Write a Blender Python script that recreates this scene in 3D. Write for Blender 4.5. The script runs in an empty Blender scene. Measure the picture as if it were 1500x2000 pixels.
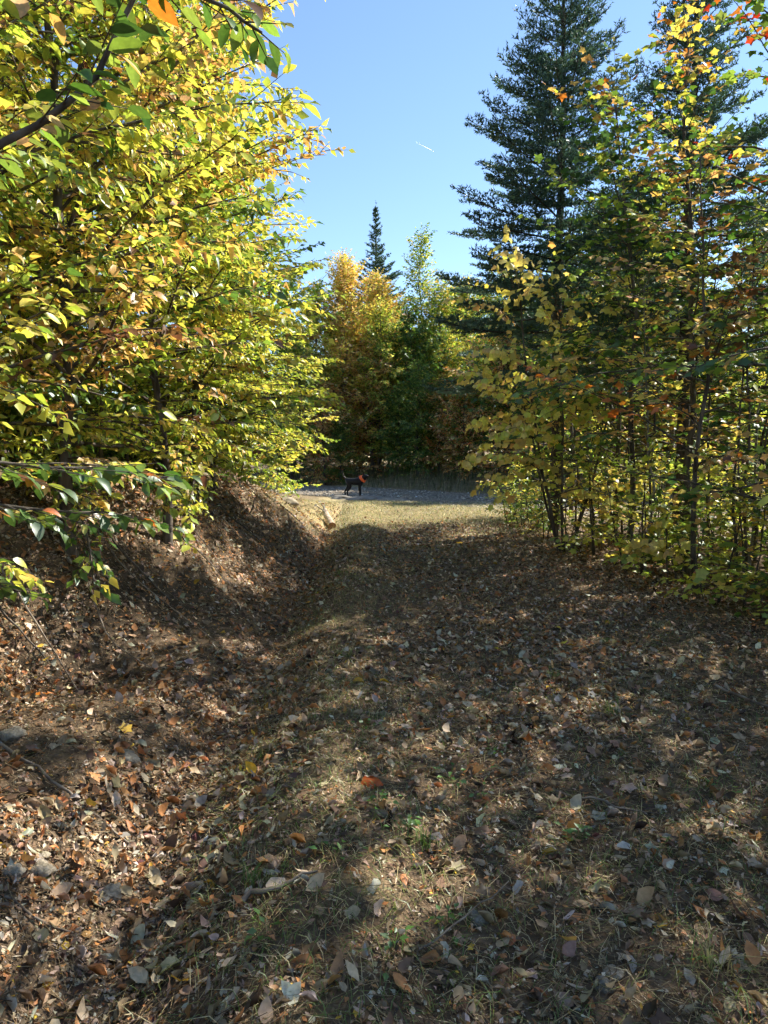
import bpy, bmesh, math
import numpy as np
from mathutils import Matrix, Vector, noise

# ------------------------------------------------------------------ camera, sky, sun, exposure
sc = bpy.context.scene
COL = sc.collection
CAM_Z = 1.5
F_PX = 1387.0                      # focal length in pixels of the 1500 x 2000 photograph
PITCH = math.radians(-4.6)
cam = bpy.data.cameras.new('camera')
cam.sensor_fit = 'VERTICAL'; cam.sensor_height = 36.0; cam.lens = F_PX / 2000 * 36.0
cam.clip_start = 0.05; cam.clip_end = 20000
cam_o = bpy.data.objects.new('camera', cam); COL.objects.link(cam_o)
cam_o.location = (0, 0, CAM_Z); cam_o.rotation_euler = (math.pi / 2 + PITCH, 0, 0)
sc.camera = cam_o

SUN_AZ, SUN_EL = math.radians(52), math.radians(42)
S = Vector((math.sin(SUN_AZ) * math.cos(SUN_EL), math.cos(SUN_AZ) * math.cos(SUN_EL), math.sin(SUN_EL)))
w = bpy.data.worlds.new('World'); sc.world = w; w.use_nodes = True
nt = w.node_tree; bg = nt.nodes['Background']
sky = nt.nodes.new('ShaderNodeTexSky'); sky.sky_type = 'NISHITA'; sky.sun_disc = False
sky.sun_elevation = SUN_EL; sky.sun_rotation = SUN_AZ
sky.altitude = 400; sky.air_density = 1.0; sky.dust_density = 0.05; sky.ozone_density = 3.0
nt.links.new(sky.outputs[0], bg.inputs[0]); bg.inputs[1].default_value = 0.106
sl = bpy.data.lights.new('sun', 'SUN'); sl.energy = 5.0; sl.angle = math.radians(0.53); sl.color = (1.0, 0.93, 0.80)
so = bpy.data.objects.new('sun', sl); COL.objects.link(so)
so.rotation_euler = S.to_track_quat('Z', 'Y').to_euler(); so.location = (10, 5, 20)

sc.view_settings.view_transform = 'Standard'; sc.view_settings.look = 'None'
sc.view_settings.exposure = 1.25; sc.view_settings.gamma = 1.0
sc.view_settings.use_curve_mapping = False
sc.render.engine = 'CYCLES'
sc.cycles.use_denoising = True
sc.cycles.max_bounces = 5; sc.cycles.diffuse_bounces = 3; sc.cycles.glossy_bounces = 1; sc.cycles.transmission_bounces = 3
sc.cycles.sample_clamp_indirect = 6.0
sc.cycles.use_adaptive_sampling = True; sc.cycles.adaptive_threshold = 0.05; sc.cycles.adaptive_min_samples = 16
sc.cycles.debug_use_spatial_splits = True

# ------------------------------------------------------------------ helpers
def tag(o, label=None, cat=None, group=None, kind=None):
    if label: o['label'] = label
    if cat: o['category'] = cat
    if group: o['group'] = group
    if kind: o['kind'] = kind
    return o

def empty(name, loc, label, cat, group=None):
    o = bpy.data.objects.new(name, None); COL.objects.link(o); o.location = loc; o.empty_display_size = .1
    return tag(o, label, cat, group)

def link(name, me, parent=None):
    o = bpy.data.objects.new(name, me); COL.objects.link(o)
    if parent: o.parent = parent
    return o

def mesh_np(name, V, tris=None, quads=None, mat=None, col=None, smooth=False):
    """mesh from numpy arrays of triangles and quads, one optional colour for each vertex"""
    V = np.asarray(V, np.float32)
    tris = np.zeros((0, 3), np.int32) if tris is None else np.asarray(tris, np.int32)
    quads = np.zeros((0, 4), np.int32) if quads is None else np.asarray(quads, np.int32)
    me = bpy.data.meshes.new(name)
    me.vertices.add(len(V)); me.vertices.foreach_set('co', V.ravel())
    nl = tris.size + quads.size; npoly = len(tris) + len(quads)
    me.loops.add(nl); me.loops.foreach_set('vertex_index', np.concatenate([tris.ravel(), quads.ravel()]).astype(np.int32))
    me.polygons.add(npoly)
    me.polygons.foreach_set('loop_start', np.concatenate([np.arange(len(tris)) * 3, tris.size + np.arange(len(quads)) * 4]).astype(np.int32))
    if smooth: me.polygons.foreach_set('use_smooth', np.ones(npoly, bool))
    me.update(calc_edges=True)
    if col is not None:
        a = me.color_attributes.new('leafcol', 'FLOAT_COLOR', 'POINT')
        c = np.ones((len(V), 4), np.float32); c[:, :3] = col; a.data.foreach_set('color', c.ravel())
    if mat: me.materials.append(mat)
    return me

def nrmz(a): return a / np.maximum(np.linalg.norm(a, axis=-1, keepdims=True), 1e-9)

def tube(P, R, k=6):
    """one tube along polyline P with radii R"""
    P = np.asarray(P, float); R = np.asarray(R, float); n = len(P)
    d = nrmz(np.gradient(P, axis=0))
    ref = np.array([0, 0, 1.]) if abs(d[0, 2]) < .8 else np.array([1., 0, 0])
    a = nrmz(np.cross(d, ref)); b = np.cross(d, a)
    th = np.arange(k) * 2 * math.pi / k
    V = P[:, None] + R[:, None, None] * (np.cos(th)[None, :, None] * a[:, None] + np.sin(th)[None, :, None] * b[:, None])
    V = V.reshape(-1, 3)
    i = np.arange(n - 1)[:, None] * k; j = np.arange(k)[None]
    q = np.stack([i + j, i + (j + 1) % k, i + k + (j + 1) % k, i + k + j], -1).reshape(-1, 4)
    return V, q

def prisms(A, B, r0, r1):
    """three-sided straight twigs from A to B, all at once"""
    d = nrmz(B - A); ref = np.where(np.abs(d[:, 2:3]) < .8, [[0, 0, 1.]], [[1., 0, 0]])
    a = nrmz(np.cross(d, ref)); b = np.cross(d, a); n = len(A)
    out = []
    for P, r in ((A, r0), (B, r1)):
        for t in range(3):
            th = t * 2 * math.pi / 3
            out.append(P + np.reshape(r, (-1, 1)) * (math.cos(th) * a + math.sin(th) * b))
    V = np.stack(out, 1).reshape(-1, 3)
    base = np.arange(n)[:, None] * 6
    q = np.concatenate([base + np.array([[t, (t + 1) % 3, 3 + (t + 1) % 3, 3 + t]]) for t in range(3)])
    return V, q

class Acc:
    def __init__(s): s.V = []; s.T = []; s.Q = []; s.C = []; s.n = 0
    def add(s, V, tris=None, quads=None, col=None):
        if tris is not None: s.T.append(np.asarray(tris) + s.n)
        if quads is not None: s.Q.append(np.asarray(quads) + s.n)
        s.V.append(V); s.n += len(V)
        if col is not None: s.C.append(np.broadcast_to(col, (len(V), 3)))
    def mesh(s, name, mat, smooth=False):
        return mesh_np(name, np.concatenate(s.V), np.concatenate(s.T) if s.T else None, np.concatenate(s.Q) if s.Q else None, mat,
                       np.concatenate(s.C) if s.C else None, smooth)

# ---- leaf shapes: x across, y from stalk to tip, z up
def leaf_small():
    V = np.array([(0, 0, 0), (.30, .42, .07), (0, 1, -.10), (-.30, .42, .07)], float)
    return V, np.array([(0, 1, 2), (0, 2, 3)])

def leaf_ovate(width=.29, fold=.06, bend=.12, roll=0.0, twist=0.0):
    ys = [.0, .22, .5, .78, 1.0]; ws = [0.0, .8, 1.0, .62, 0.0]
    V = []
    for y, wd in zip(ys, ws):
        for sx in ((0,) if wd == 0 else (-1, 0, 1)):
            x = sx * wd * width; z = abs(sx) * wd * fold
            if roll: ang = x * roll; x, z = math.sin(ang) / roll, z + (1 - math.cos(ang)) / roll
            V.append([x, y, z])
    V = np.array(V)
    if abs(bend) > 1e-4:
        k = bend * 2; y = V[:, 1].copy(); z = V[:, 2].copy()
        V[:, 1] = np.sin(k * y) / k - z * np.sin(k * y) * -1 * 0.6; V[:, 2] = -(1 - np.cos(k * y)) / k + z * np.cos(k * y)
    if twist:
        t = twist * V[:, 1]; x, z = V[:, 0].copy(), V[:, 2].copy()
        V[:, 0] = x * np.cos(t) - z * np.sin(t); V[:, 2] += x * np.sin(t)
    T = [(0, 2, 1), (0, 3, 2)]
    for r in (1, 4): 
        for c in (0, 1):
            a, b, d, e = r + c, r + c + 1, r + 3 + c, r + 4 + c
            T += [(a, b, e), (a, e, d)]
    T += [(7, 8, 10), (8, 9, 10)]
    return V, np.array(T)

def leaf_mid(w=.30, fold=.07, bend=.1):
    V = np.array([(0, 0, 0), (w, .40, fold), (0, 1 - .25 * abs(bend), -2 * bend), (-w * .95, .44, fold), (0, .5, -.5 * bend)], float)
    return V, np.array([(0, 1, 4), (1, 2, 4), (0, 4, 3), (3, 4, 2)])

def leaf_maple(curl=.12, seed=0, broad=1.0, lob=1.0):
    r = np.random.default_rng(seed)
    half = [(.0, .05), (.36, .0), (.45 - .12 * lob, .27), (.56, .56), (.33 - .09 * lob, .68), (0, 1.0)]
    pts = half + [(-x, y) for x, y in half[4:0:-1]]
    V = [(0, .36, .03)] + [(x * broad, y, -curl * (x * x * 1.6 + max(0, y - .3) ** 2) + r.normal(0, .03)) for x, y in pts]
    n = len(pts); T = [(0, 1 + i, 1 + (i + 1) % n) for i in range(n)]
    return np.array(V, float), np.array(T)

def place_leaves(tm, idx, pos, ax, nr, size):
    """instances of leaf shapes as one array; returns verts, tris, leaf index of every vertex"""
    ax = nrmz(ax); sd = nrmz(np.cross(ax, nr)); nr = np.cross(sd, ax)
    VV = []; TT = []; II = []; off = 0
    for k, (V, T) in enumerate(tm):
        s = np.nonzero(idx == k)[0]
        if not len(s): continue
        z = size[s][:, None, None]
        W = pos[s][:, None] + z * (V[None, :, 0:1] * sd[s][:, None] + V[None, :, 1:2] * ax[s][:, None] + V[None, :, 2:3] * nr[s][:, None])
        VV.append(W.reshape(-1, 3)); nv = len(V)
        TT.append((T[None] + (np.arange(len(s)) * nv)[:, None, None] + off).reshape(-1, 3)); off += len(s) * nv
        II.append(np.repeat(s, nv))
    return np.concatenate(VV), np.concatenate(TT), np.concatenate(II)

def leaf_matrix(pos, ax, nr, size):
    ax = ax / np.linalg.norm(ax); sd = np.cross(ax, nr); sd /= np.linalg.norm(sd); n2 = np.cross(sd, ax)
    M = Matrix.Identity(4)
    for r in range(3):
        M[r][0] = sd[r] * size; M[r][1] = ax[r] * size; M[r][2] = n2[r] * size; M[r][3] = pos[r]
    return M

# ------------------------------------------------------------------ materials
def new_mat(name):
    m = bpy.data.materials.new(name); m.use_nodes = True; t = m.node_tree
    for n in list(t.nodes): t.nodes.remove(n)
    out = t.nodes.new('ShaderNodeOutputMaterial')
    return m, t, out

def N(t, kind, **kw):
    n = t.nodes.new(kind)
    for k, v in kw.items():
        if k.startswith('_'): setattr(n, k[1:], v)
        else: n.inputs[k].default_value = v
    return n

def leaf_mat(name, source, trans=.5, gloss=.05, vein=True, tsat=1.04):
    m, t, out = new_mat(name)
    if source == 'object': c = t.nodes.new('ShaderNodeObjectInfo').outputs['Color']
    else: c = N(t, 'ShaderNodeAttribute', _attribute_name='leafcol').outputs['Color']
    if vein:
        tc = t.nodes.new('ShaderNodeTexCoord'); nz = N(t, 'ShaderNodeTexNoise', Scale=4.0 if source == 'object' else 45.0, Detail=3.0)
        t.links.new(tc.outputs['Object'], nz.inputs['Vector'])
        mr = N(t, 'ShaderNodeMapRange'); mr.inputs[1].default_value = .3; mr.inputs[2].default_value = .7; mr.inputs[3].default_value = .72; mr.inputs[4].default_value = 1.2
        t.links.new(nz.outputs[0], mr.inputs[0])
        mx = N(t, 'ShaderNodeVectorMath', _operation='SCALE'); t.links.new(c, mx.inputs[0]); t.links.new(mr.outputs[0], mx.inputs['Scale']); c = mx.outputs[0]
    hs = N(t, 'ShaderNodeHueSaturation', Saturation=tsat, Value=1.1); t.links.new(c, hs.inputs['Color'])
    df = t.nodes.new('ShaderNodeBsdfDiffuse'); tr = t.nodes.new('ShaderNodeBsdfTranslucent'); gl = N(t, 'ShaderNodeBsdfGlossy', Roughness=.42)
    gl.inputs['Color'].default_value = (.8, .85, .9, 1)
    t.links.new(c, df.inputs['Color']); t.links.new(hs.outputs[0], tr.inputs['Color'])
    m1 = N(t, 'ShaderNodeMixShader'); m1.inputs[0].default_value = trans
    t.links.new(df.outputs[0], m1.inputs[1]); t.links.new(tr.outputs[0], m1.inputs[2])
    m2 = N(t, 'ShaderNodeMixShader'); m2.inputs[0].default_value = gloss
    t.links.new(m1.outputs[0], m2.inputs[1]); t.links.new(gl.outputs[0], m2.inputs[2]); t.links.new(m2.outputs[0], out.inputs[0])
    return m

def solid_mat(name, c1, c2, scale=8.0, rough=.85, bump=.3, detail=6.0, stretch=(1, 1, 1), lo=.35, hi=.65):
    m, t, out = new_mat(name)
    tc = t.nodes.new('ShaderNodeTexCoord'); mp = N(t, 'ShaderNodeMapping'); mp.inputs['Scale'].default_value = stretch
    nz = N(t, 'ShaderNodeTexNoise', Scale=scale, Detail=detail); t.links.new(tc.outputs['Object'], mp.inputs[0]); t.links.new(mp.outputs[0], nz.inputs['Vector'])
    cr = t.nodes.new('ShaderNodeValToRGB'); cr.color_ramp.elements[0].position = lo; cr.color_ramp.elements[1].position = hi
    cr.color_ramp.elements[0].color = (*c1, 1); cr.color_ramp.elements[1].color = (*c2, 1)
    t.links.new(nz.outputs[0], cr.inputs[0])
    b = N(t, 'ShaderNodeBsdfPrincipled', Roughness=rough); b.inputs['Specular IOR Level'].default_value = .25
    t.links.new(cr.outputs[0], b.inputs['Base Color'])
    bp = N(t, 'ShaderNodeBump', Strength=bump, Distance=.02); t.links.new(nz.outputs[0], bp.inputs['Height']); t.links.new(bp.outputs[0], b.inputs['Normal'])
    t.links.new(b.outputs[0], out.inputs[0])
    return m

M = {}
M['leaf'] = leaf_mat('leaf_attr', 'attr', .5, .05, vein=False)
M['leaf_one'] = leaf_mat('leaf_one', 'object', .5, .06)
M['litter'] = leaf_mat('litter_attr', 'attr', .12, .015, tsat=1.0)
M['litter_one'] = leaf_mat('litter_one', 'object', .12, .015, tsat=1.0)
M['needle'] = leaf_mat('needle_attr', 'attr', .35, .06, vein=False)
M['grass'] = leaf_mat('grass_attr', 'attr', .35, .04, vein=False)
M['bark'] = solid_mat('bark_grey_brown', (.045, .035, .028), (.16, .135, .11), 14, .9, .6, stretch=(1, 1, .25))
M['bark_dark'] = solid_mat('bark_conifer', (.03, .024, .02), (.11, .085, .07), 18, .92, .7, stretch=(1, 1, .4))
M['bark_pale'] = solid_mat('bark_pale_grey', (.12, .11, .09), (.30, .28, .24), 10, .85, .4, stretch=(1, 1, .3))
M['rock'] = solid_mat('rock_tan', (.20, .17, .12), (.36, .31, .24), 2.6, .9, .5)
M['rock_grey'] = solid_mat('rock_grey', (.13, .115, .095), (.25, .23, .19), 2.6, .9, .5)
M['stick'] = solid_mat('dead_wood', (.10, .075, .055), (.30, .25, .2), 12, .9, .4)
M['fur'] = solid_mat('black_fur', (.006, .006, .007), (.018, .016, .015), 60, .55, .3)
M['orange'] = solid_mat('orange_cloth', (.75, .11, .03), (.9, .17, .05), 30, .7, .1)
M['eye'] = solid_mat('dark_eye', (.01, .007, .005), (.02, .012, .01), 5, .15, 0)
M['muzzle'] = solid_mat('grey_muzzle', (.04, .038, .036), (.10, .095, .09), 60, .6, .3)

def ground_mat():
    m, t, out = new_mat('forest_soil')
    tc = t.nodes.new('ShaderNodeTexCoord')
    def noise_(s, d=5.0): 
        n = N(t, 'ShaderNodeTexNoise', Scale=s, Detail=d); t.links.new(tc.outputs['Object'], n.inputs['Vector']); return n.outputs[0]
    vo = N(t, 'ShaderNodeTexVoronoi', Scale=22.0); t.links.new(tc.outputs['Object'], vo.inputs['Vector'])
    cr = t.nodes.new('ShaderNodeValToRGB'); e = cr.color_ramp; e.interpolation = 'LINEAR'
    e.elements[0].position = 0; e.elements[0].color = (.06, .045, .03, 1); e.elements[1].position = 1; e.elements[1].color = (.30, .22, .145, 1)
    x = e.elements.new(.45); x.color = (.12, .085, .055, 1); x = e.elements.new(.75); x.color = (.20, .14, .09, 1)
    sp = N(t, 'ShaderNodeSeparateColor'); t.links.new(vo.outputs['Color'], sp.inputs[0]); 
    mm = N(t, 'ShaderNodeMix', _data_type='FLOAT'); mm.inputs[0].default_value = .55; t.links.new(sp.outputs[0], mm.inputs[2]); t.links.new(noise_(60), mm.inputs[3])
    t.links.new(mm.outputs[0], cr.inputs[0])
    # dry straw patches where the path is grassy
    st = t.nodes.new('ShaderNodeValToRGB'); st.color_ramp.elements[0].color = (.26, .21, .10, 1); st.color_ramp.elements[1].color = (.56, .45, .25, 1)
    t.links.new(noise_(80), st.inputs[0])
    at = N(t, 'ShaderNodeAttribute', _attribute_name='leafcol')   # red channel: how grassy, green: bare soil
    sc_ = N(t, 'ShaderNodeSeparateColor'); t.links.new(at.outputs['Color'], sc_.inputs[0])
    ma = N(t, 'ShaderNodeMath', _operation='MULTIPLY_ADD'); ma.inputs[1].default_value = 1.6; t.links.new(noise_(2.2, 6), ma.inputs[0])
    ma.inputs[2].default_value = -1.15
    ad = N(t, 'ShaderNodeMath', _operation='ADD', _use_clamp=True); t.links.new(ma.outputs[0], ad.inputs[0]); t.links.new(sc_.outputs[0], ad.inputs[1])
    mx = N(t, 'ShaderNodeMix', _data_type='RGBA'); t.links.new(ad.outputs[0], mx.inputs[0]); t.links.new(cr.outputs[0], mx.inputs[6]); t.links.new(st.outputs[0], mx.inputs[7])
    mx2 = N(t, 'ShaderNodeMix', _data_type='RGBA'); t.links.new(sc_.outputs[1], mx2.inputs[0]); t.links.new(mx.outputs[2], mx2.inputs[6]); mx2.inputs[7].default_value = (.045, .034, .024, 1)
    b = N(t, 'ShaderNodeBsdfPrincipled', Roughness=.95); b.inputs['Specular IOR Level'].default_value = .1
    t.links.new(mx2.outputs[2], b.inputs['Base Color'])
    bp = N(t, 'ShaderNodeBump', Strength=.8, Distance=.03); t.links.new(mm.outputs[0], bp.inputs['Height']); t.links.new(bp.outputs[0], b.inputs['Normal'])
    t.links.new(b.outputs[0], out.inputs[0])
    return m
M['ground'] = ground_mat()
M['gravel'] = solid_mat('road_gravel', (.11, .09, .065), (.34, .28, .20), 26, .95, .6, lo=.4, hi=.62)

def birch_mat():
    m, t, out = new_mat('birch_bark')
    tc = t.nodes.new('ShaderNodeTexCoord'); mp = N(t, 'ShaderNodeMapping'); mp.inputs['Scale'].default_value = (3, 14, 3)
    nz = N(t, 'ShaderNodeTexNoise', Scale=2.0, Detail=5.0); t.links.new(tc.outputs['Object'], mp.inputs[0]); t.links.new(mp.outputs[0], nz.inputs['Vector'])
    cr = t.nodes.new('ShaderNodeValToRGB'); e = cr.color_ramp.elements
    e[0].position = .36; e[0].color = (.06, .04, .028, 1); e[1].position = .48; e[1].color = (.36, .26, .17, 1); x = cr.color_ramp.elements.new(.7); x.color = (.62, .54, .42, 1)
    t.links.new(nz.outputs[0], cr.inputs[0]); b = N(t, 'ShaderNodeBsdfPrincipled', Roughness=.7); t.links.new(cr.outputs[0], b.inputs['Base Color']); t.links.new(b.outputs[0], out.inputs[0])
    return m
M['birch'] = birch_mat()

# ------------------------------------------------------------------ terrain
def sst(a, b, x): t = np.clip((x - a) / (b - a), 0, 1); return t * t * (3 - 2 * t)
_rw = np.random.default_rng(5)
_WAVES = [(_rw.uniform(0, 6.28), _rw.uniform(0, 6.28), 2 ** k * .35 * _rw.uniform(.8, 1.25), .55 ** k) for k in range(6) for _ in range(3)]
def bumps(x, y):
    s = 0
    for th, ph, f, a in _WAVES: s = s + a * np.sin(f * 6.28 * (x * math.cos(th) + y * math.sin(th)) * .5 + ph)
    return s
def x_ditch(y): return -.80 - .022 * y
def x_foot(y): return np.interp(y, [-4, 0, 2, 4, 5.2, 6.5, 10, 14, 17, 20], [-4.2, -3.3, -2.9, -2.25, -1.7, -1.35, -1.28, -1.3, -1.5, -2.3])
def road_d(x, y): return (x + 1.2) * .75 + (y - 25) * .66        # metres across the road from its near edge
ROAD_W = 6.0
def H(x, y):
    x = np.asarray(x, float); y = np.asarray(y, float)
    d = road_d(x, y); near = 1 - sst(-5, -.5, d)
    z = .03 * bumps(x, y) * near * (.6 + 1.9 * sst(-.9, -1.9, x) + .6 * sst(3, 5, x))
    xd = x_ditch(y); z = z - .14 * np.exp(-((x - xd) / .30) ** 2) * near + .08 * np.exp(-((x - xd - .62) / .36) ** 2) * near
    z = z + .16 * np.clip(xd - .1 - x, 0, 1.4) * near
    u = x_foot(y) - x; hb = np.interp(y, [-6, 0, 3, 10, 13, 15, 17.2, 19.2], [.8, .9, .95, .92, .84, .68, .36, .0])
    z = z + hb * sst(-.05, 1.75, u) + near * (.10 * np.clip(u - 1.6, 0, 8) + .22 * np.clip(u - 9.6, 0, 40)) * sst(24, 14, y + .1 * x)
    z = z + .04 * np.clip(x - 3.4, 0, 6) * near
    z = z - .05 * sst(-1, 1, d)
    up = np.clip(d - ROAD_W, 0, None)
    z = z + .45 * sst(.2, 3.5, up) + .03 * np.clip(up - 3, 0, 20) + .16 * np.clip(up - 23, 0, 60) + .05 * bumps(x * .4, y * .4) * sst(.5, 4, up)
    return z
def Hs(x, y): return float(H(x, y))

def axis(lo, hi, step, far, g=1.16):
    c = list(np.arange(lo, hi, step)); 
    s = step; v = hi
    while v < far: c.append(v); s *= g; v += s
    c.append(far); pre = []; s = step * g; v = lo - s
    while v > -far: pre.append(v); s *= g; v -= s
    pre.append(-far)
    return np.array(sorted(pre) + c)
gx = axis(-4.2, 4.4, .07, 900); gy = axis(.6, 19, .07, 900)
XX, YY = np.meshgrid(gx, gy); ZZ = H(XX, YY)
nx, ny = len(gx), len(gy)
gi = (np.arange(ny - 1)[:, None] * nx + np.arange(nx - 1)[None]).ravel()
gq = np.stack([gi, gi + 1, gi + nx + 1, gi + nx], -1)
gc = np.zeros((nx * ny, 3))
X_, Y_ = XX.ravel(), YY.ravel()
gc[:, 0] = .75 * sst(13, 17, Y_) * sst(-2.6, -1.4, X_) + .35 * np.exp(-((X_ - x_ditch(Y_) - .6) / .5) ** 2) + .7 * sst(11.5, 14, Y_) * (X_ < -1.2) * sst(-5, -3, X_)
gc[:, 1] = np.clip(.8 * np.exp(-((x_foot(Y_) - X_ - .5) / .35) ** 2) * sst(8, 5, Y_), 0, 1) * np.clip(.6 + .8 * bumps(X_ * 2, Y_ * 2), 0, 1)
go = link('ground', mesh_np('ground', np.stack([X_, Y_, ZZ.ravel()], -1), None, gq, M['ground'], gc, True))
tag(go, 'brown leaf-strewn forest ground with the cut bank and the grassy track', 'ground', kind='structure')

# gravel road crossing at the end of the track
ss = np.arange(-30, 45, .35); dd = np.arange(0, ROAD_W + .01, .3)
rng = np.random.default_rng(11)
V = []
for s in ss:
    for k, d in enumerate(dd):
        e = .25 * math.sin(s * 1.7) + .15 * math.sin(s * 4.3) if k in (0, len(dd) - 1) else 0
        x = -1.2 + .66 * s + .75 * (d + e); y = 25 - .75 * s + .66 * (d + e); V.append((x, y, Hs(x, y) + .012 + .012 * math.sin(s * 9 + d * 7)))
n2 = len(dd); gi = (np.arange(len(ss) - 1)[:, None] * n2 + np.arange(n2 - 1)[None]).ravel()
ro = link('road', mesh_np('road', V, None, np.stack([gi, gi + n2, gi + n2 + 1, gi + 1], -1), M['gravel'], None, True))
tag(ro, 'grey gravel road crossing behind the end of the track', 'road', kind='structure')

# ------------------------------------------------------------------ palettes (linear colours of leaves)
C = dict(yg=(.58, .60, .09), lg=(.27, .37, .06), g=(.095, .18, .03), dg=(.05, .11, .025), y=(.78, .64, .12), o=(.76, .45, .13), t=(.74, .52, .24),
         br=(.20, .10, .045), or_=(.62, .22, .045), r=(.52, .06, .03), py=(.82, .64, .17))
PAL = {
 'beech': [('yg', 4), ('lg', 3), ('g', 1.6), ('y', 2.4), ('o', 1.3), ('br', .3)],
 'beech_orange': [('yg', 3.5), ('y', 3), ('o', 2.2), ('t', 1.8), ('lg', 1.5), ('br', .35)],
 'bright': [('yg', 5), ('lg', 2.5), ('y', 2), ('g', .6)],
 'green': [('g', 4), ('lg', 2.5), ('dg', 1), ('y', .25), ('br', .15)],
 'maple': [('g', 4), ('lg', 2.5), ('yg', 1.2), ('y', .6), ('dg', 1.5), ('o', .35)],
 'maple_top': [('y', 3), ('or_', 1.4), ('o', 2), ('yg', 1.5)],
 'maple_red': [('r', 2), ('or_', 2.5), ('o', 1.5), ('y', 1), ('lg', 1.2)],
 'rusty': [('or_', 1.0), ('o', 2), ('br', 1.4), ('t', 1.6), ('lg', 1)],
 'striped': [('py', 5), ('y', 2.6), ('yg', 1.4), ('o', .4)],
 'birch_gold': [('y', 3), ('o', 3), ('yg', 1), ('t', .6)],
 'birch_green': [('lg', 3), ('g', 2.5), ('yg', 1.6), ('y', .8)],
 'back': [('g', 2), ('lg', 2.5), ('yg', 2), ('y', 1.5), ('o', .7)],
 'backlit': [('yg', 4), ('lg', 2), ('y', 2), ('o', .6)],
}
def pal_cols(rng, pal, n, clump=None, mix=.55):
    names = [C[k] for k, _ in PAL[pal]]; wt = np.array([v for _, v in PAL[pal]], float); wt /= wt.sum()
    k = rng.choice(len(names), n, p=wt)
    if clump is not None:
        kb = rng.choice(len(names), int(clump.max()) + 1, p=wt); use = rng.random(n) < mix; k = np.where(use, kb[clump], k)
    c = np.array(names)[k] * np.exp(rng.normal(0, .16, (n, 1))) * np.exp(rng.normal(0, .07, (n, 3)))
    return np.clip(c, .005, .85)

# ------------------------------------------------------------------ broad-leaved trees
OV = [leaf_ovate(.29, .07, .12), leaf_ovate(.27, .04, .3, twist=.3), leaf_ovate(.30, .10, -.1, twist=-.25), leaf_ovate(.24, .12, .35)]
SM = [leaf_small()]
MID = [leaf_mid(), leaf_mid(.27, .03, .22), leaf_mid(.32, .12, -.06), leaf_mid(.25, .14, .3)]
MP = [leaf_maple(.15, 1), leaf_maple(.35, 2), leaf_maple(.05, 3)]
MB = [leaf_maple(.35, 4, .95, .25), leaf_maple(.6, 5, 1.0, .3), leaf_maple(.25, 6, .9, .2)]

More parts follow.
